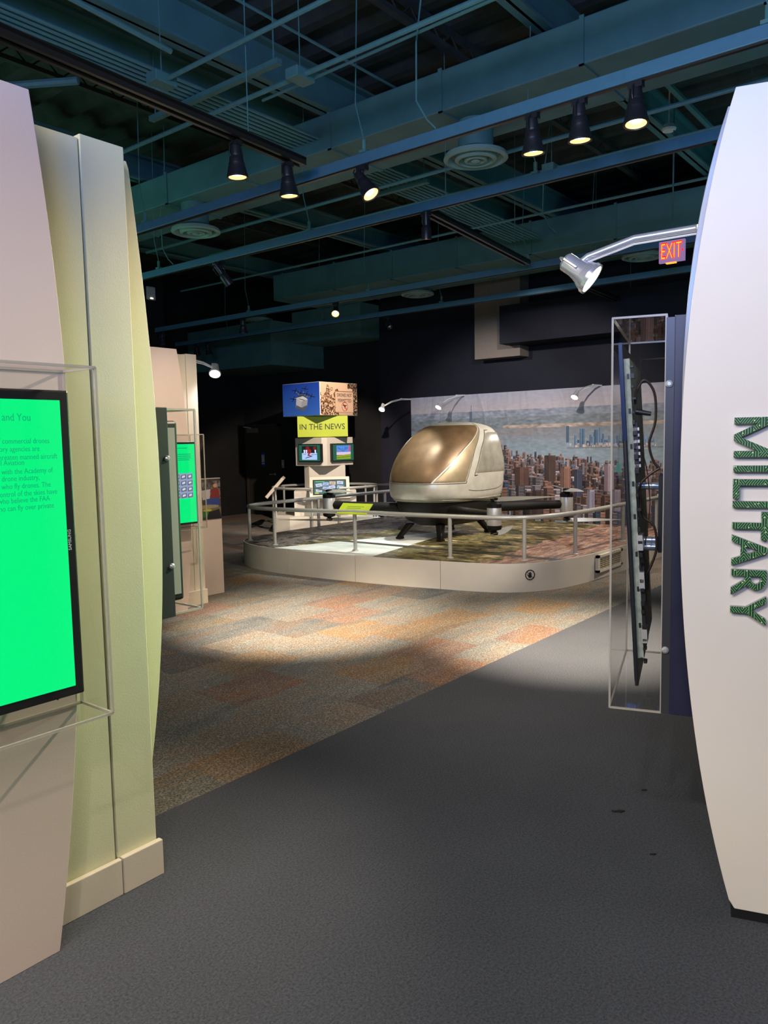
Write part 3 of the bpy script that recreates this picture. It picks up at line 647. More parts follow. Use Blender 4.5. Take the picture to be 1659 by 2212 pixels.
# display case 1: big green screen facing the aisle
c1 = thing('display_case', (.95, 2.26, .8), 'clear acrylic case with a large green text screen on the near left wall', 'display case'); o = c1.location
acrylic_case(c1, o, .56, 1.322, 2.17, 2.35, .805, 1.885, open_side='y1')
tx0, tx1, tz0, tz1 = .655, 1.252, .885, 1.815
sc = MB().box((tx0, 2.205, tz0), (tx1, 2.26, tz1)).build('television', 'black', c1, o, bevel=.006)
MB().box((tx0+.03, 2.2035, tz0+.03), (tx1-.03, 2.2045, tz1-.03)).build('screen', 'screen_green', sc, o)
MB().box((.85, 2.26, 1.2), (1.05, 2.35, 1.5)).build('wall_mount', 'dark_strip', c1, o)
LN = [('s and You', 67, 905, .030), ('f commercial drones', 107, 953, .0215), ('ory agencies are', 86, 970, .0215), ('hreaten manned aircraft', 124, 986, .0215), ('al Aviation', 53, 1000, .0215),
      ('n with the Academy of', 114, 1016, .0215), ('e drone industry,', 86, 1032, .0215), ('e who fly drones. The', 110, 1047, .0215), ('control of the skies have', 124, 1062, .0215), ('who believe the FAA', 108, 1077, .0215), ('ho can fly over private', 117, 1092, .0215)]
for s_, px, py, sz in LN:
    p = yp(px, py+4, 2.2030)
    text(s_, sz, 'screen_ink', sc, (p[0]-o[0], 2.2030-o[1], p[2]-o[2]), (1, 0, 0), (0, 0, 1), 'screen_text', .0003, 'RIGHT', sx=.83)
text('SAMSUNG', .014, 'white_plastic', sc, (tx1-.018-o[0], 2.2040-o[1], 1.366-o[2]), (0, 0, 1), (-1, 0, 0), 'maker_lettering', .0006, 'CENTER')
for s_ in (1,):
    MB().tube([(1.29, 2.33, 1.12), (1.285, 2.30, .98), (1.26, 2.28, .90), (1.2, 2.28, .86)], .003, 6).build('cable', 'cable', c1, o)

# display case 2 on the back of that wall, seen edge on
c2 = thing('display_case', (1.7, 2.80, .92), 'clear acrylic case seen from its end behind the near cream wall, television back showing', 'display case'); o = c2.location
acrylic_case(c2, o, 1.25, 2.135, 2.745, 2.99, .925, 1.795, open_side='y0')
MB().box((1.25, 2.70, .925), (1.962, 2.745, 1.80)).build('mounting_plate', 'dark_strip', c2, o, bevel=.002)
tv = MB().box((1.40, 2.845, .955), (2.118, 2.885, 1.75)).build('television', 'black', c2, o, bevel=.012)
MB().box((1.42, 2.842, .985), (2.100, 2.846, 1.72)).build('back_cover', 'grey_gloss', tv, o, label='grey television back cover')
MB().box((1.42, 2.886, .98), (2.10, 2.888, 1.725)).build('screen', 'screen_green', tv, o)
for z_ in (1.59, 1.14): bolt(c2, o, (1.952, 2.70, z_), 'y')

# wall 2
r2 = thing('exhibit_wall', (4.2, 6.5, 0), 'second cream exhibit wall farther back on the left, with its own blush curved panel', 'exhibit wall'); o = r2.location
P2 = [(4.695, 2.557), (4.735, 2.28), (4.764, 2.006), (4.786, 1.79), (4.797, 1.27), (4.783, .757), (4.745, .4), (4.698, .0)]
crv = smooth_curve(P2); poly = crv+[(2*4.0-a, b) for a, b in reversed(crv)]
yprism(poly, 6.27, 6.30).build('curved_front_panel', 'pink', r2, o, label='blush pink curved panel on the front')
MB().box((3.1, 6.41, 0), (4.90, 6.52, 2.53)).build('wall_panel', 'cream', r2, o, bevel=.002)
MB().box((4.905, 6.408, 0), (5.035, 6.52, 2.54)).build('end_panel', 'cream', r2, o, bevel=.002)
MB().box((3.1, 6.385, 0), (5.045, 6.408, .15)).build('baseboard', 'cream', r2, o, bevel=.002)
MB().box((3.3, 6.30, .3), (4.4, 6.41, 2.3)).build('panel_batten', 'cream', r2, o)
c3 = thing('display_case', (4.4, 6.18, .83), 'clear acrylic case with a smaller green screen on the far left wall', 'display case'); o = c3.location
acrylic_case(c3, o, 4.05, 4.81, 6.06, 6.27, .83, 1.735, open_side='y1')
tv = MB().box((4.14, 6.10, .875), (4.745, 6.15, 1.665)).build('television', 'black', c3, o, bevel=.005)
MB().box((4.16, 6.098, .895), (4.725, 6.0995, 1.645)).build('screen', 'screen_green', tv, o)
MB().box((4.35, 6.15, 1.15), (4.55, 6.27, 1.4)).build('wall_mount', 'dark_strip', c3, o)
cv = Canvas(60, 60, (150, 165, 205))
for i in range(4):
    for j in range(3):
        x0 = .22+.27*j; y0 = .04+.25*i; cv.poly([(x0, y0+.04), (x0+.22, y0), (x0+.22, y0+.17), (x0, y0+.2)], (95, 105, 125)); cv.poly([(x0+.05, y0+.07), (x0+.18, y0+.04), (x0+.18, y0+.12), (x0+.05, y0+.15)], (225, 225, 235))
cv.rect(0, 0, .14, 1, (120, 110, 170), .5)
ia, ib = yp(388, 1016, 6.097), yp(418, 1075, 6.097)
cv.mesh('screen_picture', 'screen_print', tv, np.array((ia[0]-.12, 6.097, ia[2]-.03))-o, np.array((ib[0], 6.097, ia[2]-.03))-o, np.array((ia[0]-.12, 6.097, ib[2]))-o)
b = MB()
for py, x1_ in ((968, 404), (981, 412), (985, 412), (989, 412), (993, 409)):
    q = yp(x1_, py, 6.0965); b.box((4.46, 6.0960, q[2]-.004), (q[0], 6.0968, q[2]+.004))
b.build('screen_text', 'screen_ink', tv, o)
# low blush panel with a photograph
r3 = thing('low_exhibit_panel', (5.1, 6.7, 0), 'waist high blush panel with a photograph, beyond the far cream wall', 'exhibit panel'); o = r3.location
MB().box((4.2, 6.68, 0), (5.508, 6.76, 1.272)).build('panel', 'pink', r3, o, bevel=.004)
cv = Canvas(90, 120, (70, 62, 62))
for k in range(220):
    a_, b_ = RNG.rand(2); cv.rect(a_, b_*.6, a_+.02+.05*RNG.rand(), b_*.6+.03+.08*RNG.rand(), tuple(40+150*RNG.rand()*np.array((.75, .7, .68))), .7)
cv.rect(0, 0, .3, .35, (40, 38, 42), .7)
for i_ in range(3): cv.poly([(.02+.1*i_, 0), (.05+.1*i_, 0), (.12+.1*i_, .35), (.09+.1*i_, .35)], (130, 120, 110))
cv.ell(.86, .17, .06, .05, (195, 140, 115)); cv.poly([(.74, .25), (.95, .25), (.98, .5), (.72, .5)], (125, 45, 40)); cv.poly([(.48, .28), (.72, .25), (.7, .5), (.5, .52)], (185, 180, 185)); cv.poly([(.6, .5), (.95, .48), (.98, .7), (.6, .68)], (50, 70, 140))
cv.ell(.55, .82, .6, .14, (110, 100, 75)); cv.ell(.6, .70, .35, .05, (150, 140, 110)); cv.rect(0, .82, .7, .96, (50, 110, 50)); cv.ell(.62, .79, .12, .03, (190, 170, 60)); cv.poly([(.66, .84), (.95, .78), (1, 1), (.6, 1)], (25, 26, 32))
fr = MB().box((4.90, 6.668, .83), (5.498, 6.68, 1.265)).build('photo_frame', 'black', r3, o)
cv.mesh('photograph', 'print', fr, np.array((5.0, 6.667, 1.262))-o, np.array((5.492, 6.667, 1.262))-o, np.array((5.0, 6.667, .842))-o)

# ------------------------------------------------------------------ white exhibit wall on the right (turned a little)
rw = thing('exhibit_wall', RO, 'white exhibit wall at the right edge with upright circuit-patterned letters', 'exhibit wall', None, ARZ)
ME = [(.056, 2.729), (.077, 2.628), (.104, 2.506), (.139, 2.325), (.169, 2.081), (.19, 1.859), (.197, 1.632), (.196, 1.432), (.186, 1.166), (.165, .897), (.141, .658), (.097, .386), (.049, .179), (0, 0)]
def sm(pts, deg=4, n=44):
    z = np.array([p[1] for p in pts]); x = np.array([p[0] for p in pts]); c = np.polyfit(z, x, deg); zz = np.linspace(z[0], z[-1], n); return [(float(np.polyval(c, t)), float(t)) for t in zz]
crv = sm(ME); WC = -.62
def xprism(poly, x0, x1): return MB().prism(poly, lambda a, b, t: (t, a, b), x0, x1)
def lens(crv, zmin=.0, ztop=2.725): return [(a, min(max(b, zmin), ztop)) for a, b in crv]+[(2*WC-a, min(max(b, zmin), ztop)) for a, b in reversed(crv)]
xprism(lens(crv, .035), 0, .025).build('curved_front_panel', 'white_panel', rw, bevel=.002, label='smooth white curved front panel')
BK = [(.088, 2.623), (.128, 2.417), (.154, 2.272), (.178, 2.154), (.192, 2.03), (.186, 1.63), (.172, 1.3), (.14, .9), (.10, .6), (.05, .3), (-.03, 0)]
xprism(lens([(a+.006, b) for a, b in sm([(.070, 2.70)]+BK)], .035), .08, .10).build('curved_back_panel', 'grey_gloss', rw, bevel=.002, label='glossy grey panel just behind the white one')
MB().box((.025, -1.2, .2), (.08, 0, 2.6)).build('panel_batten', 'grey_gloss', rw)
MB().box((.10, -1.25, 0), (3.0, -.02, 2.55)).build('wall_core', 'cream', rw)
MB().box((.005, WC-.6, .0), (.08, .01, .036)).build('plinth', 'black', rw)
# letters: strokes in reading coordinates (s along the word, t up the letter)
LH = .105; ST = .0195
def stroke(mb, mbf, a, b, wd=ST, zt=0):
    pass
def to_loc(s, t, k): return (-.022+k, .036-t, 1.700-s)
def letter(s0, polys):
    f = MB(); e = MB()
    for n_, P in enumerate(polys):
        P = [(s0+a, b) for a, b in P]
        e.prism(P, to_loc, .0005, .021); f.prism(P, to_loc, -.0008-.00005*n_, 0.0005)
    L = e.build('letter', 'pcb_side', rw); L['label'] = 'raised letter with green circuit face'
    f.build('circuit_face', 'pcb', L)
def q(a, b, wd=ST, flat=True):            # a stroke with ends cut level with the line
    (s0, t0), (s1, t1) = a, b; L = math.hypot(s1-s0, t1-t0); h = wd/2*L/max(abs(t1-t0), 1e-6) if abs(t1-t0) > abs(s1-s0)*.5 else 0
    if h: return [(s0-h, t0), (s0+h, t0), (s1+h, t1), (s1-h, t1)]
    nx, ny = -(t1-t0)/L*wd/2, (s1-s0)/L*wd/2
    return [(s0+nx, t0+ny), (s0-nx, t0-ny), (s1-nx, t1-ny), (s1+nx, t1+ny)]
def I(w0): return [(w0, 0), (w0+ST, 0), (w0+ST, LH), (w0, LH)]
letter(0, [I(0), I(.107), [(0+.002, LH), (.022, LH), (.073, 0), (.054, 0)], [(.1255, LH), (.104, LH), (.054, 0), (.073, 0)]])
letter(.154, [I(0)])
letter(.198, [I(0), [(0, 0), (.062, 0), (.062, ST), (0, ST)]])
letter(.269, [I(0)])
letter(.303, [[(.035, 0), (.035+ST, 0), (.035+ST, LH), (.035, LH)], [(0, LH-ST), (.09, LH-ST), (.09, LH), (0, LH)]])
letter(.378, [[(0, 0), (.021, 0), (.059, LH), (.041, LH)], [(.100, 0), (.079, 0), (.041, LH), (.059, LH)], [(.016, .027), (.084, .027), (.080, .044), (.020, .044)]])
arc = [(.028+.036*math.sin(t), .073+.032*math.cos(t)) for t in np.linspace(0, math.pi, 12)]
arci = [(.028+.018*math.sin(t), .073+.0145*math.cos(t)) for t in np.linspace(math.pi, 0, 12)]
bowl = [[arc[i], arc[i+1], arci[10-i], arci[11-i]] for i in range(11)]
letter(.492, [I(0), [(.018, LH), (.028, LH), (.028, LH-.0175), (.018, LH-.0175)], [(.018, .041), (.029, .041), (.029, .0585), (.018, .0585)]]+bowl+[[(.030, .044), (.050, .046), (.082, 0), (.060, 0)]])
letter(.577, [[(.0375, 0), (.0375+ST, 0), (.0375+ST, .048), (.0375, .048)], [(.0375, .046), (.0375+ST, .046), (.021, LH), (0, LH)], [(.0375, .046), (.0375+ST, .046), (.0945, LH), (.0735, LH)]])
# display case on that wall, seen from its end
c4 = thing('display_case', RO, 'tall clear acrylic case at right showing the circuit side of a television', 'display case', None, ARZ)
MB().box((.105, -.02, .655), (.95, .222, 2.055)).build('mounting_plate', 'navy', c4, bevel=.002, label='dark blue backing board')
MB().box((.115, .222, .655), (.95, .250, 2.05)).build('side_flange', 'dark_strip', c4)
acrylic_case(c4, (0, 0, 0), .12, .93, .250, .428, .655, 2.06, open_side='y0', t=.007)
for z_ in (1.824, .886): bolt(c4, (0, 0, 0), (.115, .238, z_))
# television inside, leaning out at the top
ang = math.atan2(.07, 1.244); LT = Matrix.Translation((0, .341, .733)) @ Matrix.Rotation(-ang, 4, 'X')
tv = MB().box((.15, -.012, 0), (.84, .0, 1.246), LT).build('television', 'black', c4, bevel=.003, label='thin black television panel')
MB().box((.152, .0004, .02), (.82, .0015, 1.22), LT).build('screen', 'screen_blue', tv)
MB().box((.149, -.012, .9), (.150, .0, 1.246), LT).build('tinted_edge', 'blue_tint', tv)
MB().box((.17, -.034, .10), (.82, -.013, 1.19), LT).build('chassis', M['pcb_board'], tv, label='pale green metal chassis')
b = MB(); random.seed(3)
for i in range(26):
    z_ = .08+i*.043+.02*random.random(); x_ = .155; b.box((x_, -.040-.010*random.random(), z_), (x_+.03, -.034, z_+.006+.012*random.random()), LT)
    if i % 3 == 0: b.box((.168, -.030, z_), (.18, -.022, z_+.018), LT)
b.build('board_component', 'black', tv)
b = MB()
for z_, h_ in ((.50, .055), (.36, .06), (.16, .05)): b.box((.155, -.05, z_), (.24, -.030, z_+h_), LT)
b.build('silver_module', 'silver', tv)
b = MB()
for i in range(7): b.box((.17, -.055, .80+i*.022), (.22, -.034, .811+i*.022), LT)
b.build('socket', 'silver', tv)
b = MB().box((.17, -.050, .30), (.25, -.034, .44), LT).box((.17, -.046, .22), (.2, -.034, .27), LT).box((.17, -.05, .78), (.21, -.034, .96), LT); b.build('socket_block', 'black', tv)
for z_ in (1.46, 1.255, 1.23): MB().tube([(.30, .355, z_), (.30, .262, z_)], .014, 10).build('mount_arm', 'chrome', c4)
MB().box((.22, .250, 1.22), (.42, .272, 1.5)).build('wall_bracket', 'black', c4)
def cab(pts, r=.004): 
    pts = [Vector(p) for p in pts]; out = []
    for i in range(len(pts)-1):
        p0, p1, p2, p3 = pts[max(i-1, 0)], pts[i], pts[i+1], pts[min(i+2, len(pts)-1)]
        for t in np.linspace(0, 1, 6)[:-1]:
            t = float(t); out.append(.5*((2*p1)+(p2-p0)*t+(2*p0-5*p1+4*p2-p3)*t*t+(3*p1-p0-3*p2+p3)*t**3))
    out.append(pts[-1]); MB().tube(out, r, 8).build('cable', 'cable', c4)
cab([(.2, .353, 1.76), (.2, .352, 1.80), (.2, .325, 1.845), (.2, .290, 1.80), (.2, .285, 1.70), (.2, .305, 1.62), (.2, .290, 1.555), (.2, .268, 1.53)], .0045)
cab([(.2, .268, 1.53), (.2, .31, 1.50), (.2, .335, 1.46), (.2, .325, 1.36), (.2, .285, 1.32), (.2, .275, 1.24), (.2, .295, 1.17), (.2, .310, 1.14)], .0045)
cab([(.2, .337, 1.60), (.2, .315, 1.54), (.2, .300, 1.40), (.2, .315, 1.25)], .002)
cab([(.2, .325, 1.02), (.2, .318, .97), (.2, .305, .945), (.2, .305, .93), (.2, .315, .925)], .0025)
MB().tube([(.2, .352, 1.735), (.2, .30, 1.725)], [.011, .008], 10).tube([(.2, .31, 1.14), (.2, .31, 1.09), (.2, .33, 1.085)], .010, 8).build('plug', 'black', c4)

# ------------------------------------------------------------------ raised platform
PF = [(11.2, 8.42), (8.2, 8.42), (7.62, 8.36), (7.25, 8.25), (7.02, 8.08), (6.85, 7.78), (6.755, 7.45), (6.72, 7.08), (6.722, 6.75), (6.745, 6.33), (6.79, 5.87), (6.865, 5.29), (6.97, 4.79), (7.06, 4.4), (7.17, 4.12), (7.36, 3.90), (7.64, 3.74), (8.04, 3.65), (8.45, 3.61), (9.0, 3.585), (11.2, 3.56)]
def resample(P, close=False):
    out = []
    for i in range(len(P)-1):
        p0, p1, p2, p3 = [np.array(P[j]) for j in (max(i-1, 0), i, i+1, min(i+2, len(P)-1))]
        for t in np.linspace(0, 1, 5)[:-1]: out.append(tuple(.5*((2*p1)+(p2-p0)*t+(2*p0-5*p1+4*p2-p3)*t*t+(3*p1-p0-3*p2+p3)*t**3)))
    out.append(tuple(P[-1])); return out
core = PF[1:-1]; OUT = [PF[0]]+resample(core)+[PF[-1]]
pf = thing('display_platform', (9, 6, 0), 'low cream platform with rounded corners and an aerial photo printed on top', 'platform'); o = pf.location; PZ = .31
def off(P, d):
    R_ = []
    for i, p in enumerate(P):
        a = np.array(P[max(i-1, 0)]); c = np.array(P[min(i+1, len(P)-1)]); t = (c-a)/np.linalg.norm(c-a); R_.append((p[0]-t[1]*d, p[1]+t[0]*d))
    return R_
INN = off(OUT, .02)
top = MB(); n = len(INN); top.add([(a, b_, PZ+.002) for a, b_ in INN], [tuple(range(n))]).build('printed_deck', 'map', pf, o, label='aerial view print covering the top')
cuts = [0]; 
def arclen(P): return np.concatenate([[0], np.cumsum([math.hypot(P[i+1][0]-P[i][0], P[i+1][1]-P[i][1]) for i in range(len(P)-1)])])
yv = [p[1] for p in OUT]
idx = [0]+[min(range(len(OUT)), key=lambda i: abs(OUT[i][0]-a)+abs(OUT[i][1]-b_)) for a, b_ in ((8.2, 8.42), (6.72, 6.95), (6.79, 5.87), (6.97, 4.79), (8.45, 3.61))]+[len(OUT)-1]
for s0, s1 in zip(idx[:-1], idx[1:]):
    P = [np.array(p) for p in OUT[s0:s1+1]]; g = .003
    P[0] = P[0]+(P[1]-P[0])/np.linalg.norm(P[1]-P[0])*g; P[-1] = P[-1]+(P[-2]-P[-1])/np.linalg.norm(P[-2]-P[-1])*g
    P = [tuple(p) for p in P]; Q = off(P, .018); b = MB(); n = len(P)
    vs = [(a, c_, z_) for z_ in (0, PZ) for L_ in (P, Q) for a, c_ in L_]
    fs = []
    for i in range(n-1): fs += [(i, i+1, 2*n+i+1, 2*n+i), (n+i, 3*n+i, 3*n+i+1, n+i+1), (2*n+i, 2*n+i+1, 3*n+i+1, 3*n+i)]
    fs += [(0, 2*n, 3*n, n), (n-1, 2*n-1, 4*n-1, 3*n-1)]
    b.add(vs, fs); b.smooth = True; b.build('skirt_panel', 'offwhite', pf, o)
# vent register on the right side
v = thing('floor_register', (8.73, 3.6, .08), 'cream slotted vent cover on the right side of the platform', 'vent'); oo = v.location
MB().box((8.37, 3.565, .085), (9.1, 3.6, .115)).box((8.37, 3.565, .255), (9.1, 3.6, .285)).box((8.37, 3.565, .085), (8.42, 3.6, .285)).box((9.05, 3.565, .085), (9.1, 3.6, .285)).build('frame', 'offwhite', v, oo)
b = MB()
for i in range(6): b.box((8.42, 3.572, .12+i*.023), (9.05, 3.595, .132+i*.023))
for i in range(7): b.box((8.42+i*.1, 3.570, .115), (8.43+i*.1, 3.595, .255))
b.build('grille', 'grate', v, oo)
# no-touching mark
a0 = np.array(zp(1134, 1280)); a1 = np.array(zp(1154, 1280)); ctr = (7.245, 4.015)
tn = Vector((.67, -.74, 0)).normalized(); nn = Vector((-.74, -.67, 0)).normalized()
cc = zp(1143, 1281); 
# place on the skirt point nearest the corner sight line
best = min(OUT, key=lambda p: abs(math.atan2(p[1], p[0])-math.atan2(cc[1], cc[0]))+(p[0] > 9)); k_ = OUT.index(best)
pp = Vector((best[0], best[1], .185)); tn = Vector((OUT[k_+1][0]-OUT[k_-1][0], OUT[k_+1][1]-OUT[k_-1][1], 0)).normalized(); nn = Vector((tn.y, -tn.x, 0))
if nn.dot(-pp) < 0: nn = -nn
mk = thing('no_touching_sticker', pp+nn*.004, 'round black sticker of a crossed out hand on the platform corner', 'sticker')
def mk2(a, b_, t): return tuple(tn*a+Vector((0, 0, b_))+nn*t)
b = MB(); n = 32
ro, ri = .056, .046
for i in range(n):
    t0, t1 = 2*math.pi*i/n, 2*math.pi*(i+1)/n
    b.prism([(ro*math.cos(t0), ro*math.sin(t0)), (ro*math.cos(t1), ro*math.sin(t1)), (ri*math.cos(t1), ri*math.sin(t1)), (ri*math.cos(t0), ri*math.sin(t0))], mk2, 0, .002)
b.build('ring', 'ink', mk)
b = MB(); b.prism([(-.016, -.03), (.014, -.03), (.018, -.002), (-.017, 0)], mk2, 0, .002)
for i, (x0, h_) in enumerate(((-.0165, .022), (-.008, .031), (.0005, .03), (.009, .022))): b.prism([(x0, -.001), (x0+.0068, -.001), (x0+.0075, h_), (x0+.0005, h_)], mk2, 0, .002)
b.prism([(-.014, -.024), (-.014, -.006), (-.031, .010), (-.034, .004)], mk2, 0, .002)
b.build('hand', 'ink', mk)
MB().prism([(-.037, .034), (-.034, .037), (.037, -.034), (.034, -.037)], mk2, .001, .003).build('slash', 'ink', mk)

# railing
RZ = .785
PO = [(7.08, 8.01), (6.93, 7.36), (7.09, 6.12), (7.2, 4.81), (7.46, 4.02), (8.18, 3.76), (9.49, 3.72)]
path = [(10.9, 8.1), (8.2, 8.15), (7.5, 8.16), (7.2, 8.10), (7.02, 7.95), (6.93, 7.7), (6.92, 7.36), (6.98, 6.75), (7.08, 6.12), (7.14, 5.4), (7.2, 4.81), (7.28, 4.35), (7.46, 4.02), (7.8, 3.83), (8.18, 3.76), (8.8, 3.73), (9.49, 3.72), (10.9, 3.72)]
rl = thing('handrail', (7.1, 6, PZ), 'silver tube railing curving round the front of the drone platform', 'railing'); o = rl.location
P = resample(path); MB().tube([(a, c_, RZ) for a, c_ in P], .026, 12).build('top_rail', 'rail', rl, o)
for a, c_ in PO+[(8.6, 8.15), (10.2, 8.12), (10.7, 3.72)]:
    MB().tube([(a, c_, PZ+.002), (a, c_, RZ-.01)], .023, 12).lathe([(.04, 0), (.04, .008), (.03, .014)], 16, Matrix.Translation((a, c_, PZ+.003))).build('post', 'rail', rl, o)
# lime plaque on the rail
s = thing('rail_sign', (7.10, 6.13, RZ+.03), 'small lime green sign slanted on the platform railing', 'sign'); 
ax = Vector((.10, -1, 0)).normalized(); ax = Vector((7.14-7.0, 5.4-6.6, 0)).normalized(); pr = Vector((-ax.y, ax.x, 0)); 
if pr.x < 0: pr = -pr
def sl(a, b_, t): return tuple(ax*a+pr*b_*.80+Vector((0, 0, b_*.60+t)))
A = s.location
MB().prism([(-.22, -.09), (.22, -.09), (.22, .10), (-.22, .10)], sl, 0, .008).build('panel', 'lime', s)
b = MB()
for i in range(3): b.prism([(-.12, .035-i*.03), (.12-.03*i, .035-i*.03), (.12-.03*i, .042-i*.03), (-.12, .042-i*.03)], sl, .0085, .0095)
b.build('text_line', 'lime_dark', s)
MB().box((-.02, -.03, -.05), (.02, .03, 0)).build('clamp', 'rail', s)

# ------------------------------------------------------------------ passenger drone
DC = Vector((8.88, 6.0, PZ)); dr = thing('passenger_drone', DC, 'full size passenger drone with bronze windscreen standing on the platform', 'drone')
def Z(z): return z-PZ
LV = [(.83, -.66, .60, .49), (.88, -.72, .62, .52), (.96, -.745, .64, .53), (1.05, -.745, .655, .535), (1.2, -.71, .665, .535), (1.35, -.635, .66, .525), (1.5, -.52, .635, .50), (1.62, -.39, .625, .475), (1.72, -.25, .59, .435), (1.79, -.13, .54, .385), (1.84, -.02, .45, .30), (1.87, .07, .33, .18), (1.878, .17, .19, .02)]
LV = [(z, a*1.15, b_*1.13, w_*1.14) for z, a, b_, w_ in LV]
LZ = np.array([l[0] for l in LV])
def lvl(z): return [float(np.interp(z, LZ, np.array([l[k] for l in LV]))) for k in (1, 2, 3)]
# smooth the level table
ZS = np.concatenate([np.linspace(.83, 1.75, 32), np.linspace(1.77, 1.878, 14)])
def catm(z, k):
    ys = np.array([l[k] for l in LV]); i = int(np.clip(np.searchsorted(LZ, z)-1, 0, len(LZ)-2)); t = (z-LZ[i])/(LZ[i+1]-LZ[i])
    def tan(j): 
        a, b_ = max(j-1, 0), min(j+1, len(LZ)-1); return (ys[b_]-ys[a])/(LZ[b_]-LZ[a])
    h = LZ[i+1]-LZ[i]; t2, t3 = t*t, t**3
    return (2*t3-3*t2+1)*ys[i]+(t3-2*t2+t)*h*tan(i)+(-2*t3+3*t2)*ys[i+1]+(t3-t2)*h*tan(i+1)
def surf(th, z, offs=0):                 # th: 0 = tail, pi = nose
    xf, xb, w_ = catm(z, 1), catm(z, 2), catm(z, 3); xm = xf*.42+xb*.58
    c, s_ = math.cos(th), math.sin(th); e_ = 2/2.7; eb = 2/5.0
    e = eb if c > 0 else e_
    ax_ = (xb-xm) if c > 0 else (xm-xf)
    x_ = xm+math.copysign(abs(c)**e, c)*(ax_+offs); y_ = math.copysign(abs(s_)**(e), s_)*(w_+offs)
    return Vector((x_, y_, Z(z)+offs*.15))
NT = 72
def skin(z_list, th_list, offs=0, closed=False):
    b = MB(); m_ = len(th_list); vs = [surf(t, z, offs) for z in z_list for t in th_list]; fs = []
    for i in range(len(z_list)-1):
        for j in range(m_ if closed else m_-1): fs.append((i*m_+j, i*m_+(j+1) % m_, (i+1)*m_+(j+1) % m_, (i+1)*m_+j))
    if closed: fs += [tuple(range(m_)), tuple(range((len(z_list)-1)*m_, len(z_list)*m_))]
    b.smooth = True; return b.add(vs, fs)
TH = [2*math.pi*i/NT for i in range(NT)]
skin(list(ZS), TH, 0, True).build('cabin_shell', 'shell', dr)
def patch(th0, th1, z0, z1, name, m_, nz=26, nt=26, offs=.006, parent=None, label=None):      # th0/th1 functions of z; rim closes to the shell
    b = MB(); zs = np.linspace(z0, z1, nz); vs = []
    for i, z in enumerate(zs):
        for j in range(nt+1):
            t = th0(z)+(th1(z)-th0(z))*j/nt
            rim = (i in (0, nz-1) or j in (0, nt)); vs.append(surf(t, float(z), -.004 if rim else offs))
    fs = [(i*(nt+1)+j, i*(nt+1)+j+1, (i+1)*(nt+1)+j+1, (i+1)*(nt+1)+j) for i in range(nz-1) for j in range(nt)]
    b.smooth = True; b.add(vs, fs); return b.build(name, m_, parent or dr, label=label)
pi = math.pi
def fe(z): return .62*pi-(z-1.08)*.02*pi if z < 1.15 else (.615-.055*(z-1.15)/.65)*pi       # rear edge of the windscreen
def fc(z): return fe(z)+.25*pi*max(0, 1-(z-1.075)/.76)**1.25          # crease where the windscreen turns into the quarter panes
patch(fc, lambda z: 2*pi-fc(z), 1.075, 1.84, 'windscreen', 'bronze', 40, 60, .004)
patch(fe, lambda z: fc(z)-.004*pi, 1.075, 1.82, 'quarter_pane', 'pane_bronze', 34, 20, .003)
patch(lambda z: 2*pi-fc(z)+.004*pi, lambda z: 2*pi-fe(z), 1.075, 1.82, 'quarter_pane', 'pane_bronze', 34, 20, .003)
for sgn in (0, 1):
    def w0(z): return (.305-.01*(z-1.2)/.5)*pi
    def w1(z): return (.565-.06*(z-1.2)/.6)*pi
    t0, t1 = (w0, w1) if sgn == 0 else (lambda z: 2*pi-w1(z), lambda z: 2*pi-w0(z))
    patch(t0, t1, 1.18, 1.74, 'side_window', 'window_silver', 22, 16, .005)
    f = MB(); zz = np.linspace(1.165, 1.755, 20); L_ = [surf(t0(z), float(z), .003) for z in zz]+[surf(t1(z), float(z), .003) for z in zz[::-1]]
    f.tube(L_, .008, 6, closed=True).build('window_seal', 'seam', dr)
# door seam
f = MB()
for sg in (1, -1):
    f.tube([surf(sg*fe(z), float(z), .004) for z in np.linspace(1.075, 1.85, 30)], .004, 6)
    f.tube([surf(sg*t, 1.075, .004) for t in np.linspace(.62*pi, pi, 24)], .004, 6)
    f.tube([surf(sg*t, 1.04-.08*math.sin((t-.35*pi)*3), .003) for t in np.linspace(.30*pi, .60*pi, 18)], .003, 6)
f.build('panel_seam', 'seam', dr)
skin([.83, .855], TH, .012, True).build('lower_lip', 'shell', dr)
# tail cover
patch(lambda z: -.16*pi, lambda z: .16*pi, 1.15, 1.72, 'tail_cover', 'belly', 16, 20, .05)
# belly
bl = MB(); prof = [(.845, 1.06, 1.02), (.76, 1.05, 1.0), (.66, .98, .92), (.56, .86, .78), (.50, .66, .6), (.485, .3, .3)]; vs = []
for z, kx, ky in prof:
    for t in TH:
        p = surf(t, .84); vs.append((p.x*kx*.93+.02, p.y*ky*.95, Z(z)))
bl.add(vs, [(i*NT+j, i*NT+(j+1) % NT, (i+1)*NT+(j+1) % NT, (i+1)*NT+j) for i in range(len(prof)-1) for j in range(NT)]+[tuple(range(NT)), tuple(range((len(prof)-1)*NT, len(prof)*NT))]); bl.smooth = True
bl.build('belly', 'belly', dr)
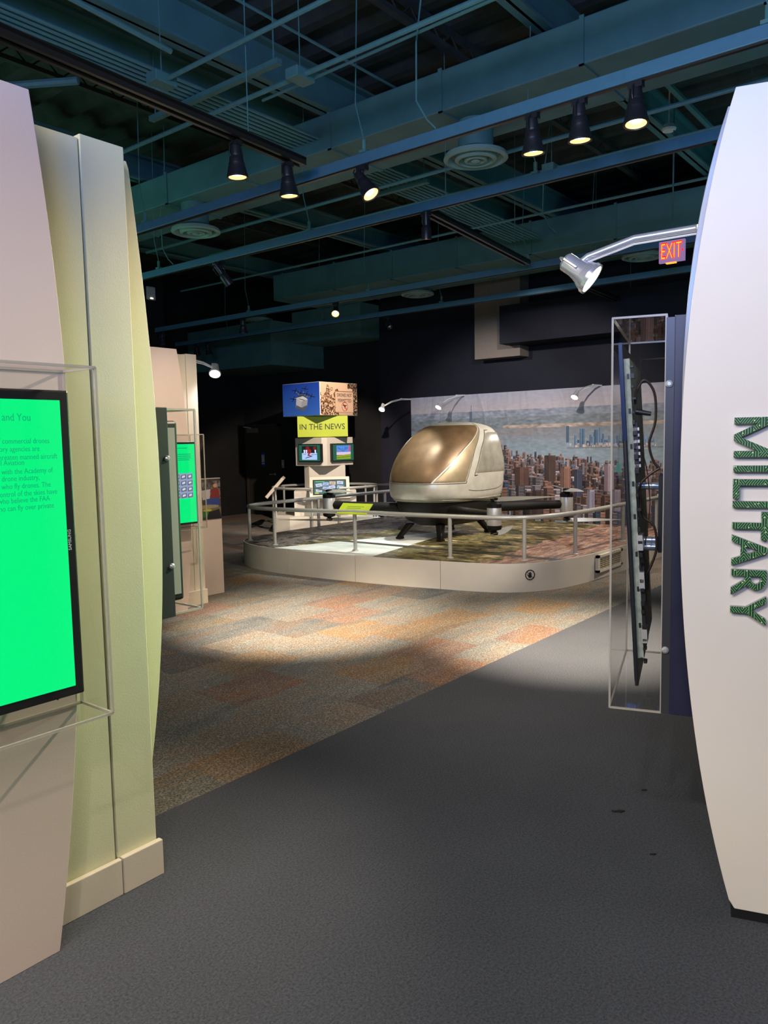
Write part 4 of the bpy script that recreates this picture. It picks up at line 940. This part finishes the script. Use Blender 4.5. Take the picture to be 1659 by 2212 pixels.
# skids
for fx, fy in ((-.62, .33), (-.57, -.30), (.62, .33), (.62, -.30)):
    b = MB(); sx = -1 if fx < 0 else 1
    a = Vector((fx-sx*.12, fy*.72, Z(.52))); e = Vector((fx, fy, .035)); wv_ = Vector((0, .048, 0)); uv = Vector((.05, 0, 0))
    b.add([a-wv_-uv, a+wv_-uv, a+wv_+uv, a-wv_+uv, e-wv_*.8-uv*.7, e+wv_*.8-uv*.7, e+wv_*.8+uv*.7, e-wv_*.8+uv*.7], [(0, 1, 2, 3), (7, 6, 5, 4), (0, 4, 5, 1), (1, 5, 6, 2), (2, 6, 7, 3), (3, 7, 4, 0)])
    b.build('skid_leg', 'belly', dr, bevel=.012)
    MB().box((fx-.045, fy-.042, .003), (fx+.045, fy+.042, .036)).build('foot_pad', 'belly', dr, bevel=.01)
# arms, motors, propellers
def blade(b, c, ang_, L_, z, pitch=.35, wd=.055):
    d_ = Vector((math.cos(ang_), math.sin(ang_), 0)); n_ = Vector((-d_.y, d_.x, 0))
    ts = np.linspace(0, 1, 12); up_, lo = [], []
    for t in ts:
        t = float(t); w_ = wd*(.35+1.1*math.sin(pi*min(1, t*.9+.12))**.8)*(1-.5*t); pt = pitch*(1-.6*t); cpt = Vector(c)+d_*(L_*t)+Vector((0, 0, z+.02*t))
        up_.append(cpt+(n_*math.cos(pt)+Vector((0, 0, math.sin(pt))))*w_); lo.append(cpt-(n_*math.cos(pt)+Vector((0, 0, math.sin(pt))))*w_)
    th_ = Vector((0, 0, .004)); vs = []
    for a_, c_ in zip(up_, lo): vs += [a_, c_, c_+th_, a_+th_]
    fs = [(0, 1, 2, 3), (44, 47, 46, 45)]
    for i in range(11):
        for k in range(4): fs.append((i*4+k, i*4+(k+1) % 4, i*4+4+(k+1) % 4, i*4+4+k))
    b.smooth = True; return b.add(vs, fs)
M['blade'] = mat('silver_blade', (.5, .5, .46), .3, metal=.5)
MO = [((-.95, -1.33), .42, 128), ((-.83, 1.42), .44, 250), ((.80, -1.42), .43, 222), ((.85, 1.42), .44, 150)]
for (mx_, my_), mz, bang in MO:
    base = Vector((mx_*.42, my_*.22, Z(.70))); end = Vector((mx_*.97, my_*.97, mz))
    MB().tube([base, base.lerp(end, .5), end], [.085, .068, .056], 16).build('rotor_arm', 'belly', dr)
    T = Matrix.Translation((mx_, my_, mz))
    mo = MB().lathe([(.084, -.115), (.086, -.11), (.086, .10), (.084, .105)], 28, T).build('motor_pod', 'silver', dr, label='brushed silver motor pod')
    MB().lathe([(.088, .10), (.088, .145), (.07, .165), (.03, .17), (.03, .185), (.045, .19), (.045, .215), (.02, .22)], 24, T).build('upper_cap', 'belly', mo)
    MB().lathe([(.02, -.225), (.045, -.22), (.045, -.19), (.03, -.185), (.03, -.175), (.08, -.16), (.088, -.145), (.088, -.11)], 24, T).build('lower_cap', 'belly', mo)
    an = math.radians(bang); b = MB()
    for k in (0, pi): blade(b, (mx_, my_, 0), an+k, .72, mz+.195)
    b.build('propeller', 'blade', mo)
    b = MB()
    for k in (0, pi): blade(b, (mx_, my_, 0), an+1.1+k, .72, mz-.215)
    b.build('propeller', 'blade', mo)

# ------------------------------------------------------------------ city backdrop
mural_rows, mural_cols = 210, 430
YL, YR, MZ0, MZ1 = 8.36, 3.0, .20, 2.385
mw = thing('city_backdrop', (MX, (YL+YR)/2, 0), 'large printed cloth backdrop of an aerial city skyline behind the drone', 'backdrop'); o = mw.location
cv = Canvas(mural_cols, mural_rows, (150, 140, 160)); X_, Y_ = cv.X, cv.Y
def muv(px, py):
    p = xp(px, py, MX); return (YL-p[1])/(YL-YR), (MZ1-p[2])/(MZ1-MZ0)
def vy(px, py): return muv(px, py)[1]
skyb = vy(1150, 884)
g_ = np.clip(Y_/skyb, 0, 1)[..., None]
cv.a[:] = np.array((142, 142, 156))*(1-g_)+np.array((164, 156, 160))*g_
ns = RNG.rand(mural_rows, mural_cols)
def smoothn(a, ky, kx):
    for _ in range(ky): a = (a+np.roll(a, 1, 0)+np.roll(a, -1, 0))/3
    for _ in range(kx): a = (a+np.roll(a, 1, 1)+np.roll(a, -1, 1))/3
    return a
n1 = smoothn(ns, 1, 5); n1 = (n1-n1.mean())/n1.std()
land = Y_ > skyb
cv.a[land] = (np.array((126, 132, 144))+n1[land][:, None]*7)
l2 = vy(1150, 900); mk_ = Y_ > l2; cv.a[mk_] = (np.array((112, 120, 126))+n1[mk_][:, None]*6)
l3 = vy(1250, 915); sand = (Y_ > l3) & (Y_ < l3+.022) & (X_ > .35); cv.a[sand] = np.array((160, 142, 128))+n1[sand][:, None]*14
wt = Y_ > l3+.022; gg = np.clip((Y_-l3)/.22, 0, 1)[..., None]
wcol = np.array((120, 124, 130))*(1-gg)+np.array((142, 160, 170))*gg+n1[..., None]*2.5; cv.a[wt] = wcol[wt]
left_fade = X_ < .12; 
for k in range(16):
    a_ = .05+.5*RNG.rand(); b_ = l3+.02+.08*RNG.rand(); cv.rect(a_, b_, a_+.05+.12*RNG.rand(), b_+.008, (142, 124, 118), .6)
# far shore towers
for k in range(46):
    px = 1236+RNG.rand()*175; h_ = 8+RNG.rand()*(30 if 1245 < px < 1300 else 16); x0, yb = muv(px, 968); x1, _ = muv(px+4+5*RNG.rand(), 968); yt = vy(px, 964-h_)
    c_ = np.array((78, 100, 122))+RNG.randn()*14; cv.rect(x0, yt, x1, yb, tuple(c_)); cv.rect((x0+x1)/2, yt, x1, yb, tuple(c_*1.3))
x0, yb = muv(1222, 958); x1, yt = muv(1230, 922); cv.rect(x0, yt, x1, yb, (66, 88, 116))
for k in range(90):
    px = 1230+RNG.rand()*185; x0, yb = muv(px, 958+RNG.rand()*9); cv.rect(x0, yb, x0+.006, yb+.018, tuple(np.array((200, 190, 185))*(.7+.3*RNG.rand())))
cv.rect(muv(1228, 0)[0], vy(1300, 967), 1, vy(1300, 970), (120, 128, 130))
# near city blocks, painted from far to near
def skyline(px): return np.interp(px, [880, 960, 1090, 1110, 1150, 1200, 1300, 1450], [965, 968, 970, 982, 986, 990, 1002, 1006])
for row in range(26):
    f_ = row/25.
    for k in range(int(95-48*f_)):
        px = 885+RNG.rand()*560; base = skyline(px)+4+f_*135+RNG.rand()*6; wpx = 3+f_*9+RNG.rand()*(4+6*f_); h_ = 5+f_*22+RNG.rand()**2*(14+34*f_)
        x0, yb = muv(px, base); x1, _ = muv(px+wpx, base); yt = vy(px, base-h_)
        warm = RNG.rand(); L_ = .30+.55*RNG.rand(); hz = (1-f_)*.28
        c_ = np.array((178, 132, 112))*L_ if warm < .62 else (np.array((190, 176, 180))*L_*1.1 if warm < .88 else np.array((92, 112, 140))*L_)
        c_ = c_*(1-hz)+np.array((128, 118, 124))*hz
        side = x0+(x1-x0)*.38
        cv.rect(x0, yt, side, yb, tuple(c_*.50)); cv.rect(side, yt, x1, yb, tuple(np.minimum(c_*1.06, 210)))
        cv.rect(x0, yt, x1, yt+.006, tuple(np.minimum(c_*1.25+8, 215)))
        if f_ > .3:
            for q_ in range(int(h_/6)):
                yy = yt+.012+q_*.022
                if yy < yb: cv.rect(side+.001, yy, x1, yy+.007, tuple(c_*.75))
for (px, py, w_, h_, c_) in ((1175, 985, 26, 55, (92, 70, 62)), (1112, 1010, 30, 40, (110, 78, 66)), (1305, 1004, 22, 60, (190, 165, 175)), (1268, 1060, 16, 50, (175, 170, 190)), (1320, 1060, 20, 46, (185, 175, 190)), (1150, 1060, 20, 55, (80, 60, 58)), (1210, 1010, 22, 46, (165, 120, 100)), (1380, 1020, 26, 90, (168, 140, 140)), (1240, 1015, 18, 60, (75, 80, 100))):
    x0, yt = muv(px, py); x1, yb = muv(px+w_, py+h_); cv.rect(x0, yt, x1, yb, c_); cv.rect(x0, yt, x0+(x1-x0)*.4, yb, tuple(np.array(c_)*.6))
    for q_ in range(int(w_/3)): xx = x0+(x1-x0)*(q_+.5)*3/w_; cv.rect(xx, yt+.01, xx+.0022, yb, tuple(np.array(c_)*.72))
x0, y0_ = muv(1326, 1004); x1, y1_ = muv(1345, 1022); cv.poly([(x0, y1_), ((x0+x1)/2, y0_-.03), (x1, y1_)], (90, 165, 160))
sp_x, sp_y = muv(1017, 890); cv.rect(sp_x-.004, sp_y, sp_x+.004, sp_y+.12, (82, 92, 112)); cv.rect(sp_x-.001, sp_y-.05, sp_x+.001, sp_y, (90, 100, 120))
cv.a = np.clip(cv.a*(1+.012*n1[..., None]), 0, 255)
cv.mesh('printed_cloth', 'mural', mw, np.array((MX, YL, MZ1))-o, np.array((MX, YR, MZ1+.02))-o, np.array((MX, YL, MZ0))-o)
MB().box((MX+.003, YR, 0), (MX+.08, YL, MZ1-.01)).build('backing_board', 'offwhite', mw, o)
MB().tube([(MX-.002, YL, MZ1), (MX-.002, YR, MZ1+.02)], .008, 8).build('top_hem', 'print_hem', mw, o) if False else None

# ------------------------------------------------------------------ news kiosk
KX, KY = 10.3, 9.65; kd = math.atan2(KY, KX); krz = kd-math.pi/2
def kthing(name, label, cat, group=None): return thing(name, (KX, KY, 0), label, cat, group, krz)
k = kthing('news_kiosk', 'rotated block news kiosk tower with lime title box and angled screens', 'kiosk')
R45 = Matrix.Translation((0.0, .70, 0)) @ Matrix.Rotation(math.radians(45), 4, 'Z')
h_ = .495
MB().box((-h_, -h_, 2.115), (h_, h_, 2.715), R45).build('picture_cube', 'white_plastic', k, bevel=.004)
def cube_face(cvs, name, side, half, ctr, z0, z1, parent, m_='print', e=.012, label=None):     # side 0 = left facing, 1 = right facing
    Rm = Matrix.Translation(ctr) @ Matrix.Rotation(math.radians(45), 4, 'Z')
    if side == 0: a, b_ = (-half-e, half), (-half-e, -half)
    else: a, b_ = (-half, -half-e), (half, -half-e)
    TL = Rm @ Vector((*a, z1)); TR = Rm @ Vector((*b_, z1)); BL = Rm @ Vector((*a, z0)); return cvs.mesh(name, m_, parent, TL, TR, BL, label)
cv = Canvas(150, 92); g_ = cv.Y[..., None]; cv.a[:] = np.array((22, 62, 165))*(1-g_)+np.array((52, 105, 198))*g_
def L(x0, y0, x1, y1, w_, c): cv.line(x0, y0, x1, y1, w_, c, .61)
for (hx, hy) in ((.36, .22), (.62, .18), (.30, .47), (.78, .42), (.50, .30), (.66, .34)):
    L(.52, .42, hx, hy, .010, (110, 125, 150))
    for dx, dy in ((.09, .03), (-.09, -.02), (.03, -.08), (-.03, .08)): L(hx, hy, hx+dx, hy+dy, .007, (18, 28, 60))
    cv.ell(hx, hy, .018, .03, (20, 25, 40))
cv.ell(.52, .42, .10, .07, (60, 70, 90))
cv.poly([(.38, .44), (.56, .40), (.69, .50), (.52, .56)], (215, 220, 228)); cv.poly([(.38, .44), (.52, .56), (.51, .82), (.36, .72)], (188, 192, 204)); cv.poly([(.52, .56), (.69, .50), (.66, .74), (.51, .82)], (165, 168, 182))
cv.poly([(.36, .72), (.51, .82), (.60, .86), (.44, .78)], (70, 80, 100)); cv.poly([(.37, .66), (.52, .75), (.66, .68), (.66, .74), (.58, .86), (.36, .77)], (92, 98, 116))
cv.line(.45, .47, .6, .53, .006, (60, 60, 70), .61)
cube_face(cv, 'parcel_drone_picture', 0, h_-.008, (0, .70, 0), 2.12, 2.71, k, label='blue picture of a parcel carrying drone')
cv = Canvas(150, 92, (225, 190, 160)); cv.a[:] = np.array((226, 190, 160))*(1-.15*cv.Y[..., None])
for i in range(1500):
    a_, b_ = RNG.rand(2); top_ = .27+.10*math.sin(a_*25)+.05*RNG.rand()
    if a_ < .48 and b_ > top_: cv.ell(a_, b_, .008+.008*RNG.rand(), .014+.014*RNG.rand(), (95, 55, 25) if RNG.rand() < .55 else ((45, 25, 12) if RNG.rand() < .6 else (235, 200, 160)))
for (a_, b_, r_) in ((.2, .16, .035), (.3, .2, .03), (.24, .25, .03), (.19, .10, .02)): cv.ring(a_, b_, r_, r_*1.7, .4, (80, 45, 22))
for i in range(420):
    a_ = .88+.12*RNG.rand() if RNG.rand() < .7 else .74+.26*RNG.rand(); b_ = RNG.rand()*(1 if a_ > .88 else .16); cv.ell(a_, b_, .012, .022, (40, 30, 22) if RNG.rand() < .7 else (150, 120, 100))
cv.poly([(.385, .255), (.90, .255), (.90, .915), (.385, .915)], (120, 90, 70)); cv.poly([(.395, .27), (.89, .27), (.89, .90), (.395, .90)], (212, 178, 152))
cv.ring(.65, .73, .085, .145, .76, (165, 30, 28)); cv.line(.60, .63, .70, .83, .009, (165, 30, 28), .61); cv.ell(.65, .71, .03, .025, (40, 30, 28)); cv.line(.60, .69, .70, .70, .007, (40, 30, 28), .61); cv.line(.65, .7, .64, .77, .006, (40, 30, 28), .61)
cube_face(cv, 'sign_picture', 1, h_-.008, (0, .70, 0), 2.12, 2.71, k, label='picture of a drones not permitted sign in a hedge')
Rm = Matrix.Translation((0, .70, 0)) @ Matrix.Rotation(math.radians(45), 4, 'Z')
rt = (Rm.to_3x3() @ Vector((1, 0, 0)))
for tx, zz in (('DRONES NOT', 2.46), ('PERMITTED', 2.36)):
    p = Rm @ Vector((-h_+.645*2*h_, -h_-.0065, zz)); text(tx, .082, 'ink', k, p, rt, (0, 0, 1), 'sign_lettering', .0005, fit=(.40 if 'D' == tx[0] else .36, .06))
MB().box((-.43, .34, 1.725), (.50, 1.0, 2.108)).build('title_box', 'lime', k, bevel=.006, label='lime green box reading IN THE NEWS')
text('IN THE NEWS', .155, 'ink', k, (.03, .336, 1.862), (1, 0, 0), (0, 0, 1), 'title_lettering', .001, fit=(.83, .105))
hb = .385; cb = (.055, .72, 0); Rb = Matrix.Translation(cb) @ Matrix.Rotation(math.radians(45), 4, 'Z')
b = MB(); pl_ = [(-hb, hb), (-hb, -hb+.07), (-hb+.07, -hb), (hb, -hb), (hb, hb)]
b.prism(pl_, lambda a, c_, t: tuple(Rb @ Vector((a, c_, t))), 1.19, 1.715); b.build('screen_cube', 'offwhite', k, bevel=.004)
for side in (0, 1):
    cvs = Canvas(70, 56, (22, 92, 70))
    if side == 0:
        cvs.rect(.14, .08, .86, .92, (14, 16, 26)); cvs.rect(.14, .50, .86, .92, (165, 195, 250)); cvs.poly([(.14, .62), (.4, .5), (.86, .52), (.86, .92), (.14, .92)], (175, 205, 255))
        for a_, r_ in ((.42, .09), (.75, .07)): cvs.ell(a_, .20, r_, .12, (125, 20, 25))
        cvs.ell(.50, .40, .09, .14, (170, 25, 28)); cvs.line(.50, .45, .45, .66, .035, (150, 25, 25)); cvs.line(.32, .82, .62, .70, .02, (20, 22, 40)); cvs.line(.5, .66, .58, .72, .03, (130, 20, 25))
        for a_ in (.26, .36, .78): cvs.poly([(a_-.04, .3), (a_+.04, .3), (a_+.025, .6), (a_-.02, .6)], (215, 225, 255))
        cvs.line(.2, .58, .4, .56, .012, (25, 25, 50)); cvs.line(.55, .62, .85, .58, .012, (25, 25, 50))
    else:
        cvs.rect(.17, .08, .86, .50, (80, 140, 225)); cvs.rect(.17, .5, .86, .66, (230, 195, 225)); cvs.poly([(.17, .7), (.86, .62), (.86, .92), (.17, .92)], (140, 165, 35)); cvs.poly([(.17, .8), (.86, .74), (.86, .8), (.17, .86)], (100, 140, 25))
        for i in range(26):
            a_ = .2+.5*RNG.rand(); b_ = .12+.28*RNG.rand(); cvs.line(a_, b_, a_+.05*RNG.rand(), b_+.08, .006, (30, 50, 110))
        for i in range(14): a_ = .2+.55*RNG.rand(); cvs.rect(a_, .38, a_+.03, .5, (120, 130, 190))
        cvs.ell(.80, .27, .05, .2, (225, 70, 130)); cvs.rect(.17, .48, .86, .52, (200, 205, 240))
    hw, z0, z1 = .30, 1.265, 1.60; sh = .04 if side else -.02
    Rq = Rb
    if side == 0: BX = MB().box((-hb-.055, -hw+sh-.03, z0), (-hb, hw+sh-.03, z1), Rq)
    else: BX = MB().box((-hw+sh+.02, -hb-.055, z0), (hw+sh+.02, -hb, z1), Rq)
    tv = BX.build('television', 'black', k, bevel=.006)
    e_ = hb+.057
    if side == 0: TL, TR, BL = (-e_, hw+sh-.05, z1-.02), (-e_, -hw+sh-.01, z1-.02), (-e_, hw+sh-.05, z0+.02)
    else: TL, TR, BL = (-hw+sh+.04, -e_, z1-.02), (hw+sh, -e_, z1-.02), (-hw+sh+.04, -e_, z0+.02)
    cvs.mesh('screen', 'screen_print', tv, Rq @ Vector(TL), Rq @ Vector(TR), Rq @ Vector(BL))
b = MB(); b.prism([(-.33, .62), (-.24, .48), (.44, .48), (.44, 1.0), (-.33, 1.0)], lambda a, c_, t: (a, c_, t), .70, 1.19); b.build('column', 'offwhite', k, bevel=.004)
MB().box((-.52, .12, .28), (.62, 1.2, .74)).build('upper_base', 'offwhite', k, bevel=.006)
b = MB(); b.prism([(-.88, .05), (-.60, -.12), (.75, -.12), (.92, .1), (.92, 1.3), (-.88, 1.3)], lambda a, c_, t: (a, c_, t), 0, .29); b.build('lower_base', 'offwhite', k, bevel=.006)
# slanted consoles
def console(mtx, lit, name='console'):
    c = MB(); c.box((-.36, -.03, -.235), (.36, .03, .235), mtx); cc_ = c.build(name, 'cream', k, bevel=.006, label='slanted cream console with a wide screen' if lit else 'slanted side console seen edge on')
    if lit: MB().box((-.05, .03, -.1), (.05, .35, .05), mtx).build('console_bracket', 'cream', cc_)
    if lit:
        cvs = Canvas(120, 58, (24, 100, 92)); cvs.rect(.05, .05, .34, .11, (90, 200, 110)); cvs.rect(.03, .9, .15, .98, (190, 210, 40)); cvs.rect(.86, .84, .96, .97, (190, 210, 40))
        for (a_, b_, r_, c_) in ((.16, .34, -.2, 0), (.38, .26, .05, 1), (.60, .20, .05, 2), (.84, .18, .03, 0), (.38, .58, .15, 1), (.58, .50, -.2, 0), (.84, .52, .22, 1), (.16, .74, -.02, 0), (.76, .76, .25, 3)):
            w_, hh = .10, .12; P_ = [(a_+x_*w_-r_*y_*hh*.6, b_+y_*hh+r_*x_*w_*1.6) for x_, y_ in ((-1, -1), (1, -1), (1, 1), (-1, 1))]
            cvs.poly(P_, ((200, 205, 235), (170, 185, 225), (215, 180, 170), (20, 30, 45))[c_]); cvs.line(a_-.05, b_+.03, a_+.04, b_+.0, .008, (60, 60, 90), .5)
        tv = MB().box((-.30, -.036, -.165), (.30, -.029, .165), mtx).build('television', 'black', cc_)
        cvs.mesh('screen', 'screen_print', tv, mtx @ Vector((-.28, -.038, .145)), mtx @ Vector((.28, -.038, .145)), mtx @ Vector((-.28, -.038, -.145)))
console(Matrix.Translation((.13, -.12, .80)) @ Matrix.Rotation(math.radians(-38), 4, 'X'), True)
console(Matrix.Translation((-.88, .62, .80)) @ Matrix.Rotation(math.radians(-90), 4, 'Z') @ Matrix.Rotation(math.radians(-42), 4, 'X'), False)
# kiosk rail
kr = kthing('handrail', 'short silver tube railing ringing the news kiosk base', 'railing')
ring = [(.05+.98*math.cos(t), .55+.78*math.sin(t), .80) for t in np.linspace(-pi*.42, pi*1.42, 40)]
MB().tube(ring, .024, 10).build('top_rail', 'rail', kr)
for t in (-.42*pi, -.12*pi, .0, .2*pi, .8*pi, 1.0*pi, 1.12*pi, 1.42*pi):
    a_, c_ = .05+.98*math.cos(t), .55+.78*math.sin(t); inside_ = (-.88 < a_ < .92 and c_ > -.1 and c_ < 1.3)
    MB().tube([(a_, c_, .292 if inside_ else .0), (a_, c_, .79)], .02, 10).build('post', 'rail', kr)

# ------------------------------------------------------------------ exit sign
pe = xp(1452, 543, 7.95); es = thing('exit_sign', (7.95, pe[1], pe[2]), 'glowing red EXIT sign hanging near the ceiling at right', 'exit sign')
es.scale = (.80, 1, .90); es.rotation_euler = (0, 0, math.radians(-88))        # faces the aisle
MB().box((-.155, -.02, -.115), (.155, .02, .115)).build('housing', 'exit_plate', es, bevel=.004)
text('EXIT', .235, 'exit_red', es, (0, -.0225, -.078), (1, 0, 0), (0, 0, 1), 'glow_lettering', .004, fit=(.258, .176), offset=.007)
text('EXIT', .235, 'exit_hot', es, (0, -.0275, -.074), (1, 0, 0), (0, 0, 1), 'bright_lettering', .001, fit=(.243, .160), offset=-.003)
MB().prism([(-.145, 0), (-.125, .022), (-.125, -.022)], lambda a, b_, t: (a, t, b_), -.024, -.02).prism([(.145, 0), (.125, .022), (.125, -.022)], lambda a, b_, t: (a, t, b_), -.024, -.02).build('arrow', 'exit_red', es)
MB().tube([(0, 0, .115), (0, 0, (5.2-pe[2])/.9)], .01, 8).build('stem', 'teal_steel', es)
MB().box((-.07, -.02, -.128), (.05, .02, -.118)).build('downlight_strip', 'exit_hot', es)

# ------------------------------------------------------------------ scraps on the carpet
for px, py, s_, lb in ((1392, 1708, .012, 'tiny black scrap on the plain carpet, farthest of three'), (1336, 1754, .028, 'thin torn black scrap on the plain carpet, middle of three'), (1411, 1847, .012, 'tiny black scrap on the plain carpet, nearest of three')):
    p = zp(px, py); a_ = math.radians(-52); b = MB(); rr = [(s_*math.cos(t)*(1+.3*math.sin(3*t)), s_*.28*math.sin(t)*(1+.4*math.cos(5*t))) for t in np.linspace(0, 2*pi, 11)[:-1]]
    b.prism(rr, lambda a, c_, t: (p[0]+a*math.cos(a_)-c_*math.sin(a_), p[1]+a*math.sin(a_)+c_*math.cos(a_), t), .0005, .006)
    tag(b.build('carpet_scrap', 'debris', None, (p[0], p[1], 0)), lb, 'debris')
